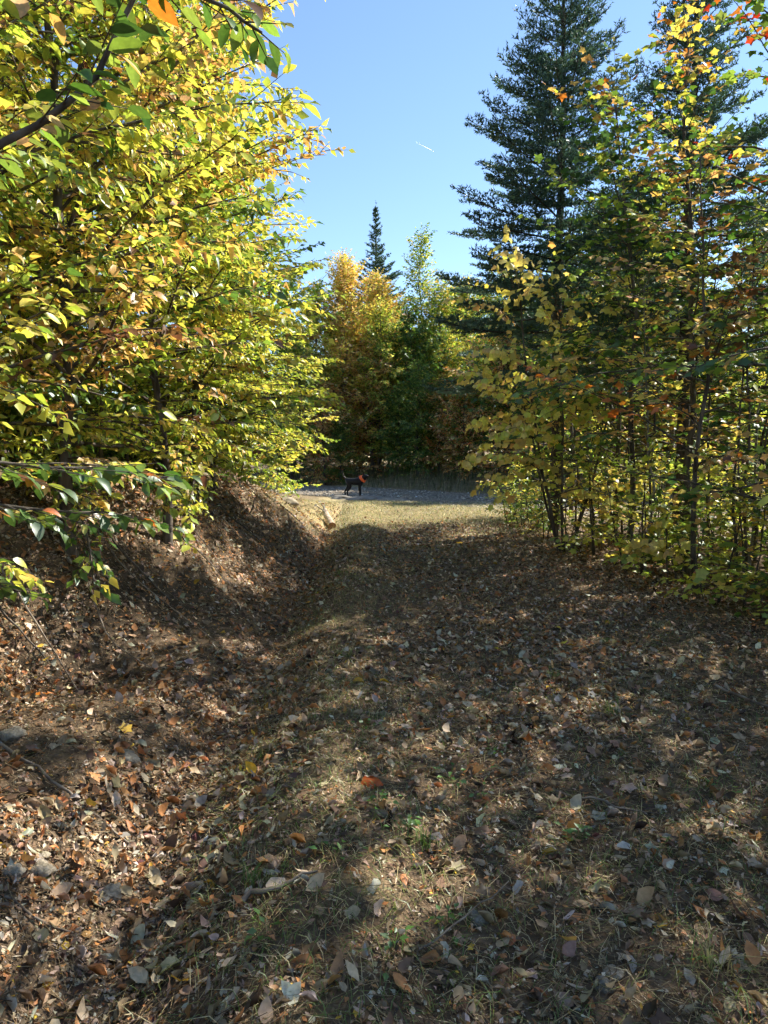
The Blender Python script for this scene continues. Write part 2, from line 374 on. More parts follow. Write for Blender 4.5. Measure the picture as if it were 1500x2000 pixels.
def grow(seed, Ht, r0, nb, L, h0, leaf=.075, sp=.05, tws=.11, twl=.36, bias=(0, 0), bw=0.0, elev=(12, 55), droop=.35, lean=(0, 0), stems=1,
         jit=.35, ldroop=.25, shape='sapling', wander=.04, tz=.24, ej=13, twigs=True, clear=None):
    """trunk and limb tubes, twig prisms and leaves of one tree standing at the origin"""
    rng = np.random.default_rng(seed); bias = np.array([bias[0], bias[1], 0.]); lean = np.array([lean[0], lean[1], 0.])
    wood = Acc(); A = []; B = []; rad = []; LP = []; LA = []; LN = []; LB = []; LU = []
    nbr = 0
    for st in range(stems):
        n = 11; t = np.linspace(0, 1, n)[:, None]; a0 = rng.uniform(0, 6.28); sx = np.array([math.cos(a0), math.sin(a0), 0]) * (.22 if stems > 1 else 0)
        Hs_ = Ht * (1 if st == 0 else rng.uniform(.6, .95))
        wn = np.cumsum(rng.normal(0, wander, (n, 3)) * [1, 1, 0], 0); wn -= wn[0]
        P = t * [0, 0, Hs_] + lean * Hs_ * t ** 1.6 + wn * (Ht / 6) + sx * Hs_ * t ** .8 + sx * .3
        P[0, 2] = -.12
        R = r0 * (1 if st == 0 else .75) * (1 - .88 * t[:, 0]) + .003; R[0] *= 1.35
        wood.add(*[(v, None, q) for v, q in [tube(P, R, 7)]][0])
        m = nb if stems == 1 else max(4, int(nb / stems)); ga = rng.uniform(0, 6.28)
        for i in range(m + 1):
            lead = i == m
            u = 1.0 if lead else (i + rng.random()) / m
            hf = (h0 + (Hs_ * .97 - h0) * u) / Hs_
            p = np.array([np.interp(hf, t[:, 0], P[:, k]) for k in range(3)])
            az = ga + i * 2.4 + rng.normal(0, .35)
            v = np.array([math.cos(az), math.sin(az), 0]) + bias * bw; v /= np.linalg.norm(v) + 1e-6
            if shape == 'sapling': f = .30 + .85 * (1 - u) ** .7
            elif shape == 'round': f = .25 + 1.0 * math.sin(math.pi * min(1, .15 + .85 * u)) ** .8
            else: f = .35 + .75 * (1 - u)
            ln = L * f * rng.uniform(.65, 1.2) * (1 + .35 * float(v @ bias) * (bw > 0))
            e0 = math.radians(elev[0] + (elev[1] - elev[0]) * u + rng.normal(0, ej))
            if lead: e0 = math.radians(78); ln = max(.35, L * .35)
            ns = 8; s = np.linspace(0, 1, ns); e = e0 - droop * s * (1.2 - .5 * u) * (0 if lead else 1) + rng.normal(0, .06, ns)
            aw = np.cumsum(rng.normal(0, .07, ns)); c_, s_ = np.cos(aw), np.sin(aw)
            dv = np.stack([(v[0] * c_ - v[1] * s_) * np.cos(e), (v[0] * s_ + v[1] * c_) * np.cos(e), np.sin(e)], -1)
            Q = p + np.concatenate([[[0, 0, 0]], np.cumsum(dv[:-1] * ln / (ns - 1), 0)])
            for _ in range(14):
                if clear is None or ln < .3 or all(clear(*Q[c]) for c in (4, 6, 7)): break
                Q = p + (Q - p) * .86; ln *= .86
            rb = min(.45 * np.interp(hf, t[:, 0], R), .004 + .009 * ln)
            V, q = tube(Q, rb * (1 - .85 * s) + .0012, 4); wood.add(V, None, q)
            nt_ = max(3, int(ln / tws)); tt = np.linspace(.14, 1, nt_) + rng.normal(0, .02, nt_); tt = np.clip(tt, .08, 1)
            base = np.stack([np.interp(tt, s, Q[:, k]) for k in range(3)], -1)
            d = nrmz(np.stack([np.interp(tt, s, dv[:, k]) for k in range(3)], -1))
            side = nrmz(np.cross(d, [0, 0, 1.])) * np.where(np.arange(nt_) % 2, 1, -1)[:, None]
            an = np.radians(rng.normal(48, 10, nt_) * (1 - .45 * tt)); an[-1] = .05
            td = nrmz(d * np.cos(an)[:, None] + side * np.sin(an)[:, None] + [0, 0, 1] * rng.normal(-.02, tz, (nt_, 1)))
            tl = (twl * (1 - .6 * tt) * rng.uniform(.5, 1.35, nt_) + .05) * min(1, .5 + ln / L)
            end = base + td * tl[:, None]
            A.append(base); B.append(end); rad.append(np.full(nt_, .0022 + .0006 * ln))
            mlv = np.where(rng.random(nt_) < .14, 1, np.maximum(2, (tl / sp * rng.uniform(.6, 1.15, nt_)).astype(int) + 1)); rep = np.repeat(np.arange(nt_), mlv)
            k = np.concatenate([np.arange(x) for x in mlv]); fr = (k + .6) / mlv[rep]
            lp = base[rep] + td[rep] * (tl[rep] * fr)[:, None]
            sgn = np.where(k % 2, 1., -1.) ; last = k == mlv[rep] - 1
            la = np.radians(rng.normal(52, 14, len(rep))) * np.where(last, .15, 1)
            sd2 = nrmz(np.cross(td[rep], [0, 0, 1.]))
            ax = td[rep] * np.cos(la)[:, None] + sd2 * (np.sin(la) * sgn)[:, None]; ax[:, 2] -= rng.normal(ldroop, .25, len(rep))
            LP.append(lp); LA.append(ax); LN.append(np.array([0, 0, 1.]) + rng.normal(0, jit, (len(rep), 3))); LB.append(np.full(len(rep), nbr)); LU.append(np.full(len(rep), hf)); nbr += 1
    A = np.concatenate(A); B = np.concatenate(B); rad = np.concatenate(rad)
    if twigs: V, q = prisms(A, B, rad, rad * .35); wood.add(V, None, q)
    n = sum(map(len, LP))
    return dict(wood=wood, pos=np.concatenate(LP), ax=np.concatenate(LA), nr=np.concatenate(LN), br=np.concatenate(LB), u=np.concatenate(LU),
                size=leaf * np.exp(np.clip(rng.normal(0, .28, n), -.75, .5)), rng=rng, H=Ht)

def vis_px(P):
    """size-ranking of world points: pixels of the photograph, far outside the frame = none"""
    c, s = math.cos(PITCH), math.sin(PITCH); y = P[:, 1] * c + (P[:, 2] - CAM_Z) * s; z = -P[:, 1] * s + (P[:, 2] - CAM_Z) * c
    y = np.maximum(y, .05); px = P[:, 0] / y * F_PX; py = z / y * F_PX
    ok = (np.abs(px) < 760) & (np.abs(py) < 1010) & (y > .3)
    return np.where(ok, F_PX / y, 0)

_shared = {}
def single_meshes(tm, key, mat):
    if key not in _shared:
        _shared[key] = [mesh_np('leaf', V, T, None, mat, None, True) for V, T in tm]
    return _shared[key]

def tree(name, label, cat, loc, g, pal, tm, bark='bark', group=None, ind=0, key='ov', mix=.55, top=None, thin=0.0, bulk=None):
    root = empty(name, loc, label, cat, group); rng = g['rng']
    link('trunk', g['wood'].mesh('trunk', M[bark], True), root)
    n = len(g['pos']); col = pal_cols(rng, pal, n, g['br'], mix)
    if top:
        tp, u0 = top; c2 = pal_cols(rng, tp, n, g['br'], mix); use = rng.random(n) < np.clip((g['u'] - u0) / (1 - u0) * 1.5, 0, 1); col = np.where(use[:, None], c2, col)
    keep = rng.random(n) >= thin; idx = rng.integers(0, len(tm), n); one = np.zeros(n, bool)
    if ind:
        px = vis_px(g['pos'] + np.array(loc)) * g['size'] * keep
        order = np.argsort(-px)[:ind]; order = order[px[order] > 5]; one[order] = True
        ms = single_meshes(tm, key, M['leaf_one'])
        for i in order:
            o = link('leaf', ms[idx[i]], root); o.matrix_local = leaf_matrix(g['pos'][i], g['ax'][i], g['nr'][i], g['size'][i]); o.color = (*[float(v) for v in col[i]], 1)
    k = np.nonzero(keep & ~one)[0]
    if len(k):
        V, T, I = place_leaves(bulk or tm, idx[k] % len(bulk or tm), g['pos'][k], g['ax'][k], g['nr'][k], g['size'][k])
        o = link('crown', mesh_np('crown', V, T, None, M['leaf'], col[k][I]), root); o['kind'] = 'stuff'
    return root

def copy_tree(root, loc, rz=0.0, s=1.0, label=None, group=None, only=('trunk', 'crown')):
    r = root.copy(); COL.objects.link(r); r.location = loc; r.rotation_euler = (0, 0, rz); r.scale = (s, s, s)
    if label: r['label'] = label
    if group: r['group'] = group
    for ch in root.children:
        if ch.name.split('.')[0] in only:
            c = ch.copy(); COL.objects.link(c); c.parent = r
    return r

def at(x, y, dz=0.0): return (x, y, Hs(x, y) + dz)

# ---- trees on the left bank
def left_trees():
    G = 'young beeches along the top of the bank'
    # near beech that hangs its twigs into the upper left corner
    root = empty('beech_tree', at(-2.35, 1.75), 'near beech whose dark branch of large leaves hangs into the upper left corner', 'tree', G)
    base = np.array(root.location); rng = np.random.default_rng(3)
    P = np.array([(0, 0, -.1), (.02, .02, 1.0), (.0, .05, 2.0), (-.05, .1, 3.2), (-.1, .1, 4.6)]); wood = Acc(); V, q = tube(P, [.05, .042, .034, .024, .01], 8); wood.add(V, None, q)
    link('trunk', wood.mesh('trunk', M['bark'], True), root)
    # main boughs as world polylines
    boughs = [
        ([(-2.33, 1.77, 1.72), (-1.55, 1.95, 2.06), (-1.10, 2.02, 2.33), (-.92, 2.06, 2.44), (-.78, 2.10, 2.62), (-.66, 2.12, 2.86), (-.58, 2.16, 3.05)], .012, 10, .34, 'green'),
        ([(-2.34, 1.80, 2.1), (-1.6, 1.9, 2.6), (-1.15, 2.0, 2.85), (-.80, 2.1, 2.88), (-.48, 2.16, 2.80), (-.36, 2.2, 2.74)], .009, 9, .26, 'green'),
        ([(-2.33, 1.78, 1.3), (-1.95, 2.3, 1.42), (-1.55, 2.75, 1.46), (-1.2, 3.05, 1.44), (-.98, 3.2, 1.40)], .009, 16, .44, 'green'),
        ([(-2.33, 1.78, 1.1), (-1.9, 2.45, 1.30), (-1.62, 2.8, 1.30), (-1.35, 3.1, 1.26), (-1.12, 3.3, 1.20)], .008, 14, .40, 'green'),
        ([(-2.34, 1.78, .8), (-2.0, 2.5, .98), (-1.75, 2.9, .98), (-1.6, 3.15, .90)], .006, 8, .24, 'green'),
        ([(-2.34, 1.78, 2.6), (-1.5, 1.55, 2.5), (-1.05, 1.6, 2.52), (-.80, 1.66, 2.56)], .008, 7, .24, 'rusty'),
    ]
    ms = single_meshes(OV, 'ov', M['leaf_one']); nleaf = 0
    for k, (pl, r, ntw, twl, pal) in enumerate(boughs):
        Q = np.array(pl) - base; n = 14; t0 = np.linspace(0, 1, len(Q)); s = np.linspace(0, 1, n)
        Q = np.stack([np.interp(s, t0, Q[:, c]) for c in range(3)], -1); Q[1:-1] += rng.normal(0, .008, (n - 2, 3))
        acc = Acc(); V, q = tube(Q, r * (1 - .75 * s) + .002, 6); acc.add(V, None, q)
        d = nrmz(np.gradient(Q, axis=0)); A = []; B = []
        for i in range(ntw * 2):
            tt = .42 + .58 * (i + .5) / (ntw * 2); p = np.array([np.interp(tt, s, Q[:, c]) for c in range(3)]); di = nrmz(np.array([np.interp(tt, s, d[:, c]) for c in range(3)]))
            sd = nrmz(np.cross(di, [0, 0, 1.])) * (1 if i % 2 else -1); a = math.radians(rng.normal(48, 9)) if i < ntw * 2 - 1 else .05
            td = nrmz(di * math.cos(a) + sd * math.sin(a) + np.array([0, 0, rng.normal(-.1, .12)])); ln = twl * (1.15 - .6 * tt) * rng.uniform(.5, 1.25)
            A.append(p); B.append(p + td * ln); m = max(2, int(ln / .062))
            for j in range(m):
                lp = p + td * ln * (j + .7) / m; sg = 1 if j % 2 else -1; la = math.radians(rng.normal(50, 12)) * (.1 if j == m - 1 else 1)
                ax = td * math.cos(la) + nrmz(np.cross(td, [0, 0, 1.])) * math.sin(la) * sg; ax[2] -= abs(rng.normal(.25, .3))
                lf = link('leaf', ms[int(rng.integers(0, 4))], root)
                lf.matrix_local = leaf_matrix(lp, ax, np.array([0, 0, 1.]) + rng.normal(0, .35, 3), .070 * math.exp(rng.normal(0, .25)))
                c = pal_cols(rng, pal if rng.random() > .12 else 'rusty', 1)[0]; lf.color = (*[float(v) for v in c], 1); nleaf += 1
        A = np.array(A); B = np.array(B); V, q = prisms(A, B, np.full(len(A), .003), np.full(len(A), .0012)); acc.add(V, None, q)
        link('branch', acc.mesh('branch', M['bark'], True), root)
    B_ = dict(bias=(1, -.25), bw=.55)
    kw = dict(leaf=.076, sp=.034, tws=.074, twl=.40, jit=.5, ldroop=.3)
    spec = [
      # x, y, H, trunk r, nb, L, h0, palette, individuals, label
      (-3.05, 4.3, 5.6, .045, 58, 1.7, .3, 'beech', 300, 'slim beech with orange and yellow leaves nearest the left edge of the photo'),
      (-2.55, 5.7, 6.8, .05, 70, 1.9, .35, 'beech_orange', 300, 'beech with pale orange sprays in the upper middle of the left foliage'),
      (-3.7, 5.6, 7.4, .06, 60, 1.8, .5, 'beech', 0, 'dark-trunked beech behind the orange-leaved beech at the left edge'),
      (-2.15, 7.0, 5.8, .04, 66, 1.7, .35, 'beech', 300, 'beech reaching its leafy twigs farthest out over the track against the sky'),
      (-3.3, 7.6, 7.8, .06, 66, 1.9, .5, 'beech', 0, 'taller beech with dark bare lower trunk behind the bank edge'),
      (-2.4, 8.9, 5.8, .045, 68, 1.75, .4, 'bright', 200, 'yellow-green beech halfway along the bank'),
      (-3.2, 10.3, 6.6, .06, 62, 1.9, .7, 'beech', 0, 'mixed green and gold beech behind the halfway point of the bank'),
      (-2.7, 11.3, 5.2, .04, 62, 1.8, .4, 'bright', 0, 'bright yellow-green sapling with layered sprays over the bank'),
      (-3.15, 13.2, 5.6, .045, 62, 1.9, .4, 'bright', 0, 'sunlit yellow-green sapling above the pale end of the bank'),
      (-3.1, 15.4, 4.8, .035, 60, 1.7, .3, 'bright', 0, 'lowest bright sapling spreading toward the birch log'),
    ]
    rc = np.random.default_rng(17)
    def clear_of_track(x0, y0, z0):
        def f(x, y, z):
            X_, Y_, Z_ = x + x0, y + y0, z + z0
            lim = float(np.interp(Z_, [1.0, 1.7, 2.3, 2.9, 3.5, 4.2, 5.0, 6.0, 7.5], [-2.0, -1.65, -1.3, -.85, -.4, -.2, -.6, -1.1, -1.7])) 
            if Y_ > 9.5: lim = float(np.interp(Z_, [.9, 1.5, 1.9, 2.4, 3.6, 4.4, 5.4, 6.5], [-2.2, -1.7, -1.15, -.85, -.8, -.95, -1.4, -1.9])) + .35 * float(sst(13, 16, Y_)) * (Z_ < 1.9)
            return X_ < lim + rc.normal(0, .12)
        return f
    out = []
    for i, (x, y, Ht, r, nb, L, h0, pal, ind, lab) in enumerate(spec):
        far = y > 8.5
        k2 = dict(kw)
        if far: k2.update(leaf=.09, sp=.042, tws=.084)
        g = grow(100 + i, Ht, r, nb, L, h0, **k2, **B_, elev=(10, 58), droop=.4, clear=clear_of_track(*at(x, y)))
        out.append(tree('beech_tree', lab, 'tree', at(x, y), g, pal, OV, 'bark', G, ind, 'ov', bulk=MID if not far else SM))
    # deeper in the wood: copies
    G2 = 'slender trees deeper in the wood on the left'
    rng = np.random.default_rng(8)
    for i, (x, y) in enumerate([(-4.6, 6.6), (-5.2, 4.6), (-4.5, 9.2), (-5.8, 8.0), (-4.3, 12.0), (-5.6, 10.8), (-6.8, 6.4), (-7.2, 9.8), (-4.0, 14.6), (-5.6, 14.0), (-7.4, 12.8), (-3.8, 17.2),
                                (-5.4, 17.0), (-8.8, 8.0), (-9, 12), (-7.4, 16.2), (-6, 2.5), (-4.8, .4), (-8.5, 4), (-9.5, 16), (-11, 10), (-5.2, 19.4), (-7.8, 20.2), (-3.9, 4.4), (-4.1, 7.4)]):
        j = [4, 6, 2, 8, 9][i % 5]; src = out[j]
        kind = ['tall green and gold beech', 'gold-flecked green beech', 'dark-stemmed beech', 'yellow-green sapling', 'low bright green sapling'][i % 5]
        where = 'just behind the front row on the bank' if x > -4.7 else 'far back in the wood left of the bank' if x < -7 else 'in the wood behind the bank'
        copy_tree(src, at(x, y), rng.uniform(0, 6.28), rng.uniform(.95, 1.3) if x < -5 else rng.uniform(.8, 1.15), kind + ' ' + where, G2)
    # low growth on top of the bank
    sh = []
    for i in range(3):
        g = grow(150 + i, [1.1, 1.5, .9][i], .012, 22, .7, .1, leaf=.085, sp=.06, tws=.09, twl=.28, stems=3, elev=(15, 60), jit=.5)
        x, y = [(-3.35, 9.2), (-2.95, 11.8), (-3.0, 6.6)][i]
        lab = ['leafy beech seedling in the shade of the bank trees', 'bright seedling shrub on the bank crest by the sunlit end', 'small seedling shrub on the near part of the bank crest'][i]
        sh.append(tree('beech_seedling', lab, 'shrub', at(x, y), g, ['green', 'bright', 'green'][i], OV, 'bark', 'beech seedlings on the bank', 0, 'ov', bulk=MID))
    for i in range(34):
        y = rng.uniform(4.5, 17); x = float(x_foot(y)) - rng.uniform(1.7, 5.5)
        copy_tree(sh[i % 3], at(x, y), rng.uniform(0, 6.28), rng.uniform(.8, 1.5), ['leafy beech seedling half hidden between the bank trees', 'bright seedling half hidden between the bank trees', 'small seedling half hidden between the bank trees'][i % 3], 'beech seedlings on the bank')
    for i, (x, y, Ht) in enumerate([(-3.2, 5.2, 4), (-3.5, 6.9, 4.5), (-2.9, 7.3, 4), (-3.9, 6.2, 5), (-4.2, 5.0, 5), (-3.0, 8.4, 4), (-3.6, 8.8, 5), (-4.4, 7.9, 5), (-3.8, 4.9, 5), (-2.9, 9.8, 4), (-4.9, 7.3, 5), (-4.0, 9.9, 5)]):
        g = grow(380 + i, Ht, .018, 12, .8, Ht * .5, leaf=.08, sp=.09, tws=.15, twl=.28, elev=(25, 60), wander=.06)
        tree('slender_sapling', ['thin leaning stem among the shaded beech trunks on the bank', 'thin pale stem among the shaded beech trunks on the bank'][i % 3 == 0], 'tree', at(x, y), g, ['beech', 'bright'][i % 2], SM, ['bark', 'bark_pale'][i % 3 == 0], 'thin stems between the bank trees', 0)
    # bush at the end of the bank
    g = grow(140, 2.0, .02, 22, .75, .15, leaf=.10, sp=.07, tws=.12, twl=.3, stems=3, elev=(15, 60), bias=(1, 0), bw=.3)
    tree('maple_bush', 'small yellow and green bush at the far foot of the bank beside the road', 'bush', at(-2.55, 17.6), g, 'bright', MP, 'bark_pale', None, 0, 'mp')
    return out
LEFT = left_trees()

# ------------------------------------------------------------------ conifers
def conifer_data(seed, Ht, Rm, z0, wh=.34, tw=8.0, nl=.05, per=3, step=.03, elev=(-14, 48), gap=0.0, bare=0.0, r0=None):
    rng = np.random.default_rng(seed); wood = Acc(); r0 = r0 or Ht * .0105
    z = np.linspace(-.2, Ht, 14); P = np.stack([.02 * np.sin(z), .02 * np.cos(z * 1.3), z], -1); V, q = tube(P, r0 * (1 - .95 * np.clip(z / Ht, 0, 1)) + .006, 9); wood.add(V, None, q)
    A = []; B = []; A1 = []; B1 = []; h = z0
    while h < Ht - .12:
        u = (h - z0) / (Ht - z0); nbr = rng.integers(4, 7)
        for b in range(nbr):
            az = rng.uniform(0, 6.28) if gap else 6.28 * b / nbr + rng.normal(0, .3) + h * 2
            Lb = Rm * ((1 - u) ** 1.05 + .03) * rng.uniform(.72, 1.12); Lb *= (.75 + .25 * min(1, u / .12)) * (1 - bare * float(sst(.62, .8, u)))
            e0 = math.radians(elev[0] + (elev[1] - elev[0]) * u ** .8 + rng.normal(0, 5)); n = 9; s = np.linspace(0, 1, n)
            e = e0 + (-.10 * np.sin(s * 3.1) + .42 * s ** 2) * (1 - .6 * u); hh = h + rng.normal(0, wh * .25)
            d = np.stack([math.cos(az) * np.cos(e), math.sin(az) * np.cos(e), np.sin(e)], -1)
            Q = np.array([0, 0, hh]) + np.concatenate([[[0, 0, 0]], np.cumsum(d[:-1] * Lb / (n - 1), 0)])
            V, q = tube(Q, (.006 + .007 * Lb) * (1 - .85 * s) + .001, 4); wood.add(V, None, q)
            nt_ = max(4, int(Lb * tw)); tt = np.clip(np.linspace(.12, .97, nt_) + rng.normal(0, .015, nt_), .05, .99)
            base = np.stack([np.interp(tt, s, Q[:, k]) for k in range(3)], -1); dd = nrmz(np.stack([np.interp(tt, s, d[:, k]) for k in range(3)], -1))
            for sg in (-1, 1):
                sd = nrmz(np.cross(dd, [0, 0, 1.])) * sg; a = np.radians(rng.normal(52, 8, nt_))
                td = nrmz(dd * np.cos(a)[:, None] + sd * np.sin(a)[:, None] + [0, 0, 1] * rng.normal(.06, .12, (nt_, 1)))
                tl = (.10 + .30 * Lb * (1 - tt) ** .75 * np.minimum(1, tt / .25)) * rng.uniform(.65, 1.2, nt_); tl = np.minimum(tl, .62)
                A.append(base); B.append(base + td * tl[:, None]); A1.append(base); B1.append(B[-1])
                # side shoots on longer twigs
                lg = tl > .2
                if lg.any():
                    for f in (.35, .6, .8):
                        for s2 in (-1, 1):
                            b0 = base[lg] + td[lg] * (tl[lg] * f)[:, None]; sd2 = nrmz(np.cross(td[lg], [0, 0, 1.])) * s2
                            t2 = nrmz(td[lg] * .7 + sd2 * .7 + [0, 0, .06]); A.append(b0); B.append(b0 + t2 * (tl[lg] * (1 - f) * .6 + .04)[:, None])
            A.append(Q[:-1]); B.append(Q[1:])
        h += wh * (1 - .45 * u) * rng.uniform(.8, 1.2)
    A.append(np.array([[0, 0, Ht * .9]])); B.append(np.array([[0, 0, Ht + .25]]))
    A = np.concatenate(A); B = np.concatenate(B)
    V, q = prisms(np.concatenate(A1), np.concatenate(B1), np.full(sum(map(len, A1)), .0045), np.full(sum(map(len, A1)), .0018)); wood.add(V, None, q)
    ln = np.linalg.norm(B - A, axis=1); m = np.maximum(2, (ln / step).astype(int)) * per; rep = np.repeat(np.arange(len(A)), m); n = len(rep)
    f = rng.random(n); p = A[rep] + (B - A)[rep] * f[:, None]; d = nrmz(B - A)[rep]
    rv = rng.normal(0, 1, (n, 3)) + [0, 0, .45]; rv = nrmz(rv - (rv * d).sum(1, keepdims=True) * d)
    nd = nrmz(d * .75 + rv * .8); wv = nrmz(np.cross(nd, rng.normal(0, 1, (n, 3)))); L = nl * rng.uniform(.7, 1.2, (n, 1)); W = .009 * (nl / .05)
    V = np.stack([p - wv * W, p + wv * W, p + nd * L], 1).reshape(-1, 3)
    T = np.arange(n * 3).reshape(-1, 3)
    r = np.linalg.norm(p[:, :2], axis=1); c = np.array([(.048, .095, .055)]) * np.exp(rng.normal(0, .25, (n, 1))); tip = rng.random(n) < .2
    c = np.where(tip[:, None], np.array([(.12, .19, .10)]), c)
    return wood, V, T, np.repeat(c, 3, 0)

def conifer(name, label, loc, data, group=None):
    root = empty(name, loc, label, 'tree', group); wood, V, T, c = data
    link('trunk', wood.mesh('trunk', M['bark_dark'], True), root)
    o = link('crown', mesh_np('crown', V, T, None, M['needle'], c), root); o['kind'] = 'stuff'
    return root
GF = 'dark conifers rising above the leafy trees'
fir1 = conifer('spruce_tree', 'tall dark spruce standing at the end of the track, top out of frame', at(3.42, 14.2), conifer_data(21, 12.1, 3.3, 3.0, wh=.36, tw=7.5, per=2, nl=.068, step=.036), GF)
fir2 = conifer('spruce_tree', 'second dark spruce behind the maple saplings, thin top near the right edge', at(4.75, 11.4), conifer_data(22, 10.2, 2.2, 3.2, wh=.32, tw=8, per=3, step=.042, nl=.055), GF)
fir3 = conifer('spruce_tree', 'small pointed spruce with bare tip far off above the golden birch', at(-.55, 50), conifer_data(23, 17.8, 5.2, 3, wh=.5, tw=5, nl=.12, per=2, step=.07, elev=(0, 40), bare=.3, gap=1), GF)

# ------------------------------------------------------------------ right side
def right_trees():
    G = 'saplings and maples along the right side of the track'
    out = {}
    g = grow(200, 6.4, .045, 48, 1.5, 1.6, leaf=.085, sp=.065, tws=.13, twl=.40, elev=(15, 58), droop=.3, bias=(-1, -.2), bw=.2, lean=(-.03, 0))
    out['m1'] = tree('maple_tree', 'green maple sapling with yellow and orange top in front of the second spruce', 'tree', at(3.72, 8.7), g, 'maple', MP, 'bark', G, 300, 'mp', top=('maple_top', .74))
    g = grow(201, 6.6, .04, 44, 1.45, 1.2, leaf=.085, sp=.068, tws=.13, twl=.40, elev=(15, 60), droop=.3, bias=(-1, -.2), bw=.3, lean=(-.06, 0))
    out['m2'] = tree('maple_tree', 'maple sapling with thin orange leader overlapping the tall spruce', 'tree', at(3.45, 10.0), g, 'maple', MP, 'bark', G, 150, 'mp', top=('maple_top', .8))
    g = grow(202, 8.0, .06, 48, 1.8, 2.0, leaf=.085, sp=.07, tws=.14, twl=.42, elev=(10, 55), droop=.3, bias=(-1, 0), bw=.3)
    out['m3'] = tree('maple_tree', 'tall maple with red and orange leaves at the upper right corner', 'tree', at(4.75, 7.9), g, 'maple', MP, 'bark', G, 150, 'mp', top=('maple_red', .5))
    g = grow(203, 4.6, .028, 34, 1.15, 1.3, leaf=.075, sp=.06, tws=.12, twl=.36, elev=(20, 55), bias=(-1, -.3), bw=.2)
    out['rust'] = tree('maple_sapling', 'rusty orange-brown leaved sapling in front of the second spruce trunk', 'tree', at(3.35, 7.5), g, 'rusty', MP, 'bark', G, 200, 'mp')
    g = grow(204, 4.4, .028, 48, 1.75, .6, leaf=.10, sp=.085, tws=.14, twl=.5, elev=(28, 60), droop=.95, bias=(-1, -.1), bw=.75, stems=5, ldroop=.9, jit=.6, clear=lambda x, y, z: x + 2.9 > np.interp(z, [.3, 1.1, 1.8, 2.6, 4.5], [2.1, 1.6, 1.05, .95, 1.3]))
    out['str'] = tree('striped_maple', 'many-stemmed shrub with large pale yellow drooping leaves at track end', 'tree', at(2.9, 11.3), g, 'striped', MB, 'bark', G, 300, 'mb')
    # medium trees behind, unique shapes
    spec = [(5.9, 9.6, 7.8, 'backlit'), (5.3, 13.4, 6.2, 'backlit'), (6.6, 7.2, 8.4, 'back'), (4.1, 12.6, 5.4, 'green'), (4.2, 6.0, 6.6, 'maple'), (4.5, 17.0, 4.8, 'backlit')]  # last one is added for its shade on the far track
    mids = []
    for i, (x, y, Ht, pal) in enumerate(spec):
        g = grow(220 + i, Ht, .05, 54, 1.9, .5, leaf=.10, sp=.075, tws=.13, twl=.42, elev=(12, 55), droop=.3)
        lab = ['backlit yellow-green tree right of the second spruce trunk', 'yellow-green tree filling the gap between the two spruces', 'tall mixed green tree behind the red-topped maple at the right edge',
               'low green sapling between the two spruce trunks', 'shaded green maple sapling just beyond the right edge of frame', 'short yellow-green sapling added behind the tall spruce to shade the track'][i]
        mids.append(tree('maple_tree', lab, 'tree', at(x, y), g, pal, MP if y < 8 else SM, 'bark', G, 0, 'mp', thin=.38))
    rng = np.random.default_rng(9); G2 = 'trees filling the wood on the right'
    for i, (x, y) in enumerate([(8.2, 11.2), (8.6, 8.8), (6.2, 5.2), (7.6, 4.0), (5.2, 3.6), (9.0, 6.2), (5.2, 1.4), (7.2, 1.6), (9.0, 2.6), (6.4, -1), (9.0, -.4), (10.4, 7.6),
                                (4.6, -4.5), (2.0, -5.5), (-1.5, -6), (-4.5, -4), (9.6, 9.6)]):
        copy_tree(mids[[0, 1, 2, 4][i % 4]], at(x, y), rng.uniform(0, 6.28), rng.uniform(.9, 1.12), 'yellow-green tree deeper in the wood right of the track', G2)
    for x, y, s_ in [(8.2, 10.2, 1.25), (6.4, 5.9, 1.3), (8.8, 7.6, 1.35)]:  # enlarged copies added beyond the frame to shade the foreground
        copy_tree(mids[2], at(x, y), rng.uniform(0, 6.28), s_, 'tallest mixed green tree added out of view on the right to shade the near ground', G2)
    # low undergrowth
    ug = []
    for i, (pal, Ht) in enumerate([('birch_green', .9), ('birch_green', 1.3), ('backlit', 1.2), ('backlit', 1.7)]):
        g = grow(250 + i, Ht, .010, 21, .55, .12, leaf=.078, sp=.058, tws=.09, twl=.22, stems=3, elev=(15, 60))
        ug.append(tree('undergrowth_shrub', ['low green seedling shrub at the wood edge', 'knee-high green shrub between the sapling stems', 'low yellow-green shrub catching light among the stems', 'waist-high yellow-green maple seedling beside the track'][i],
                       'shrub', at([3.5, 3.25, 4.3, 3.6][i], [8.2, 9.4, 9.0, 6.9][i]), g, pal, MP, 'bark', 'undergrowth shrubs along the wood edge', 60, 'mp'))
    pts = [(2.95, 13.0), (3.15, 12.0), (3.2, 10.6), (3.55, 11.4), (3.1, 14.4), (2.9, 14.9), (3.3, 16.4), (3.0, 16.9), (2.75, 15.4), (2.85, 13.7), (3.9, 10.2), (4.0, 7.0), (3.6, 6.3), (4.3, 6.6), (5.0, 8.6), (5.3, 10.8), (3.4, 15.2), (2.9, 15.9), (4.4, 13.6), (5.5, 7.6), (3.8, 12.6), (3.9, 5.6), (4.9, 6.6), (3.15, 8.6), (3.35, 7.2), (4.55, 12.3), (5.6, 12.2), (3.75, 9.2), (4.1, 5.0), (6.2, 8.4)]
    for i, (x, y) in enumerate(pts):
        k = rng.integers(0, 4); copy_tree(ug[k], at(x, y), rng.uniform(0, 6.28), rng.uniform(.75, 1.25))
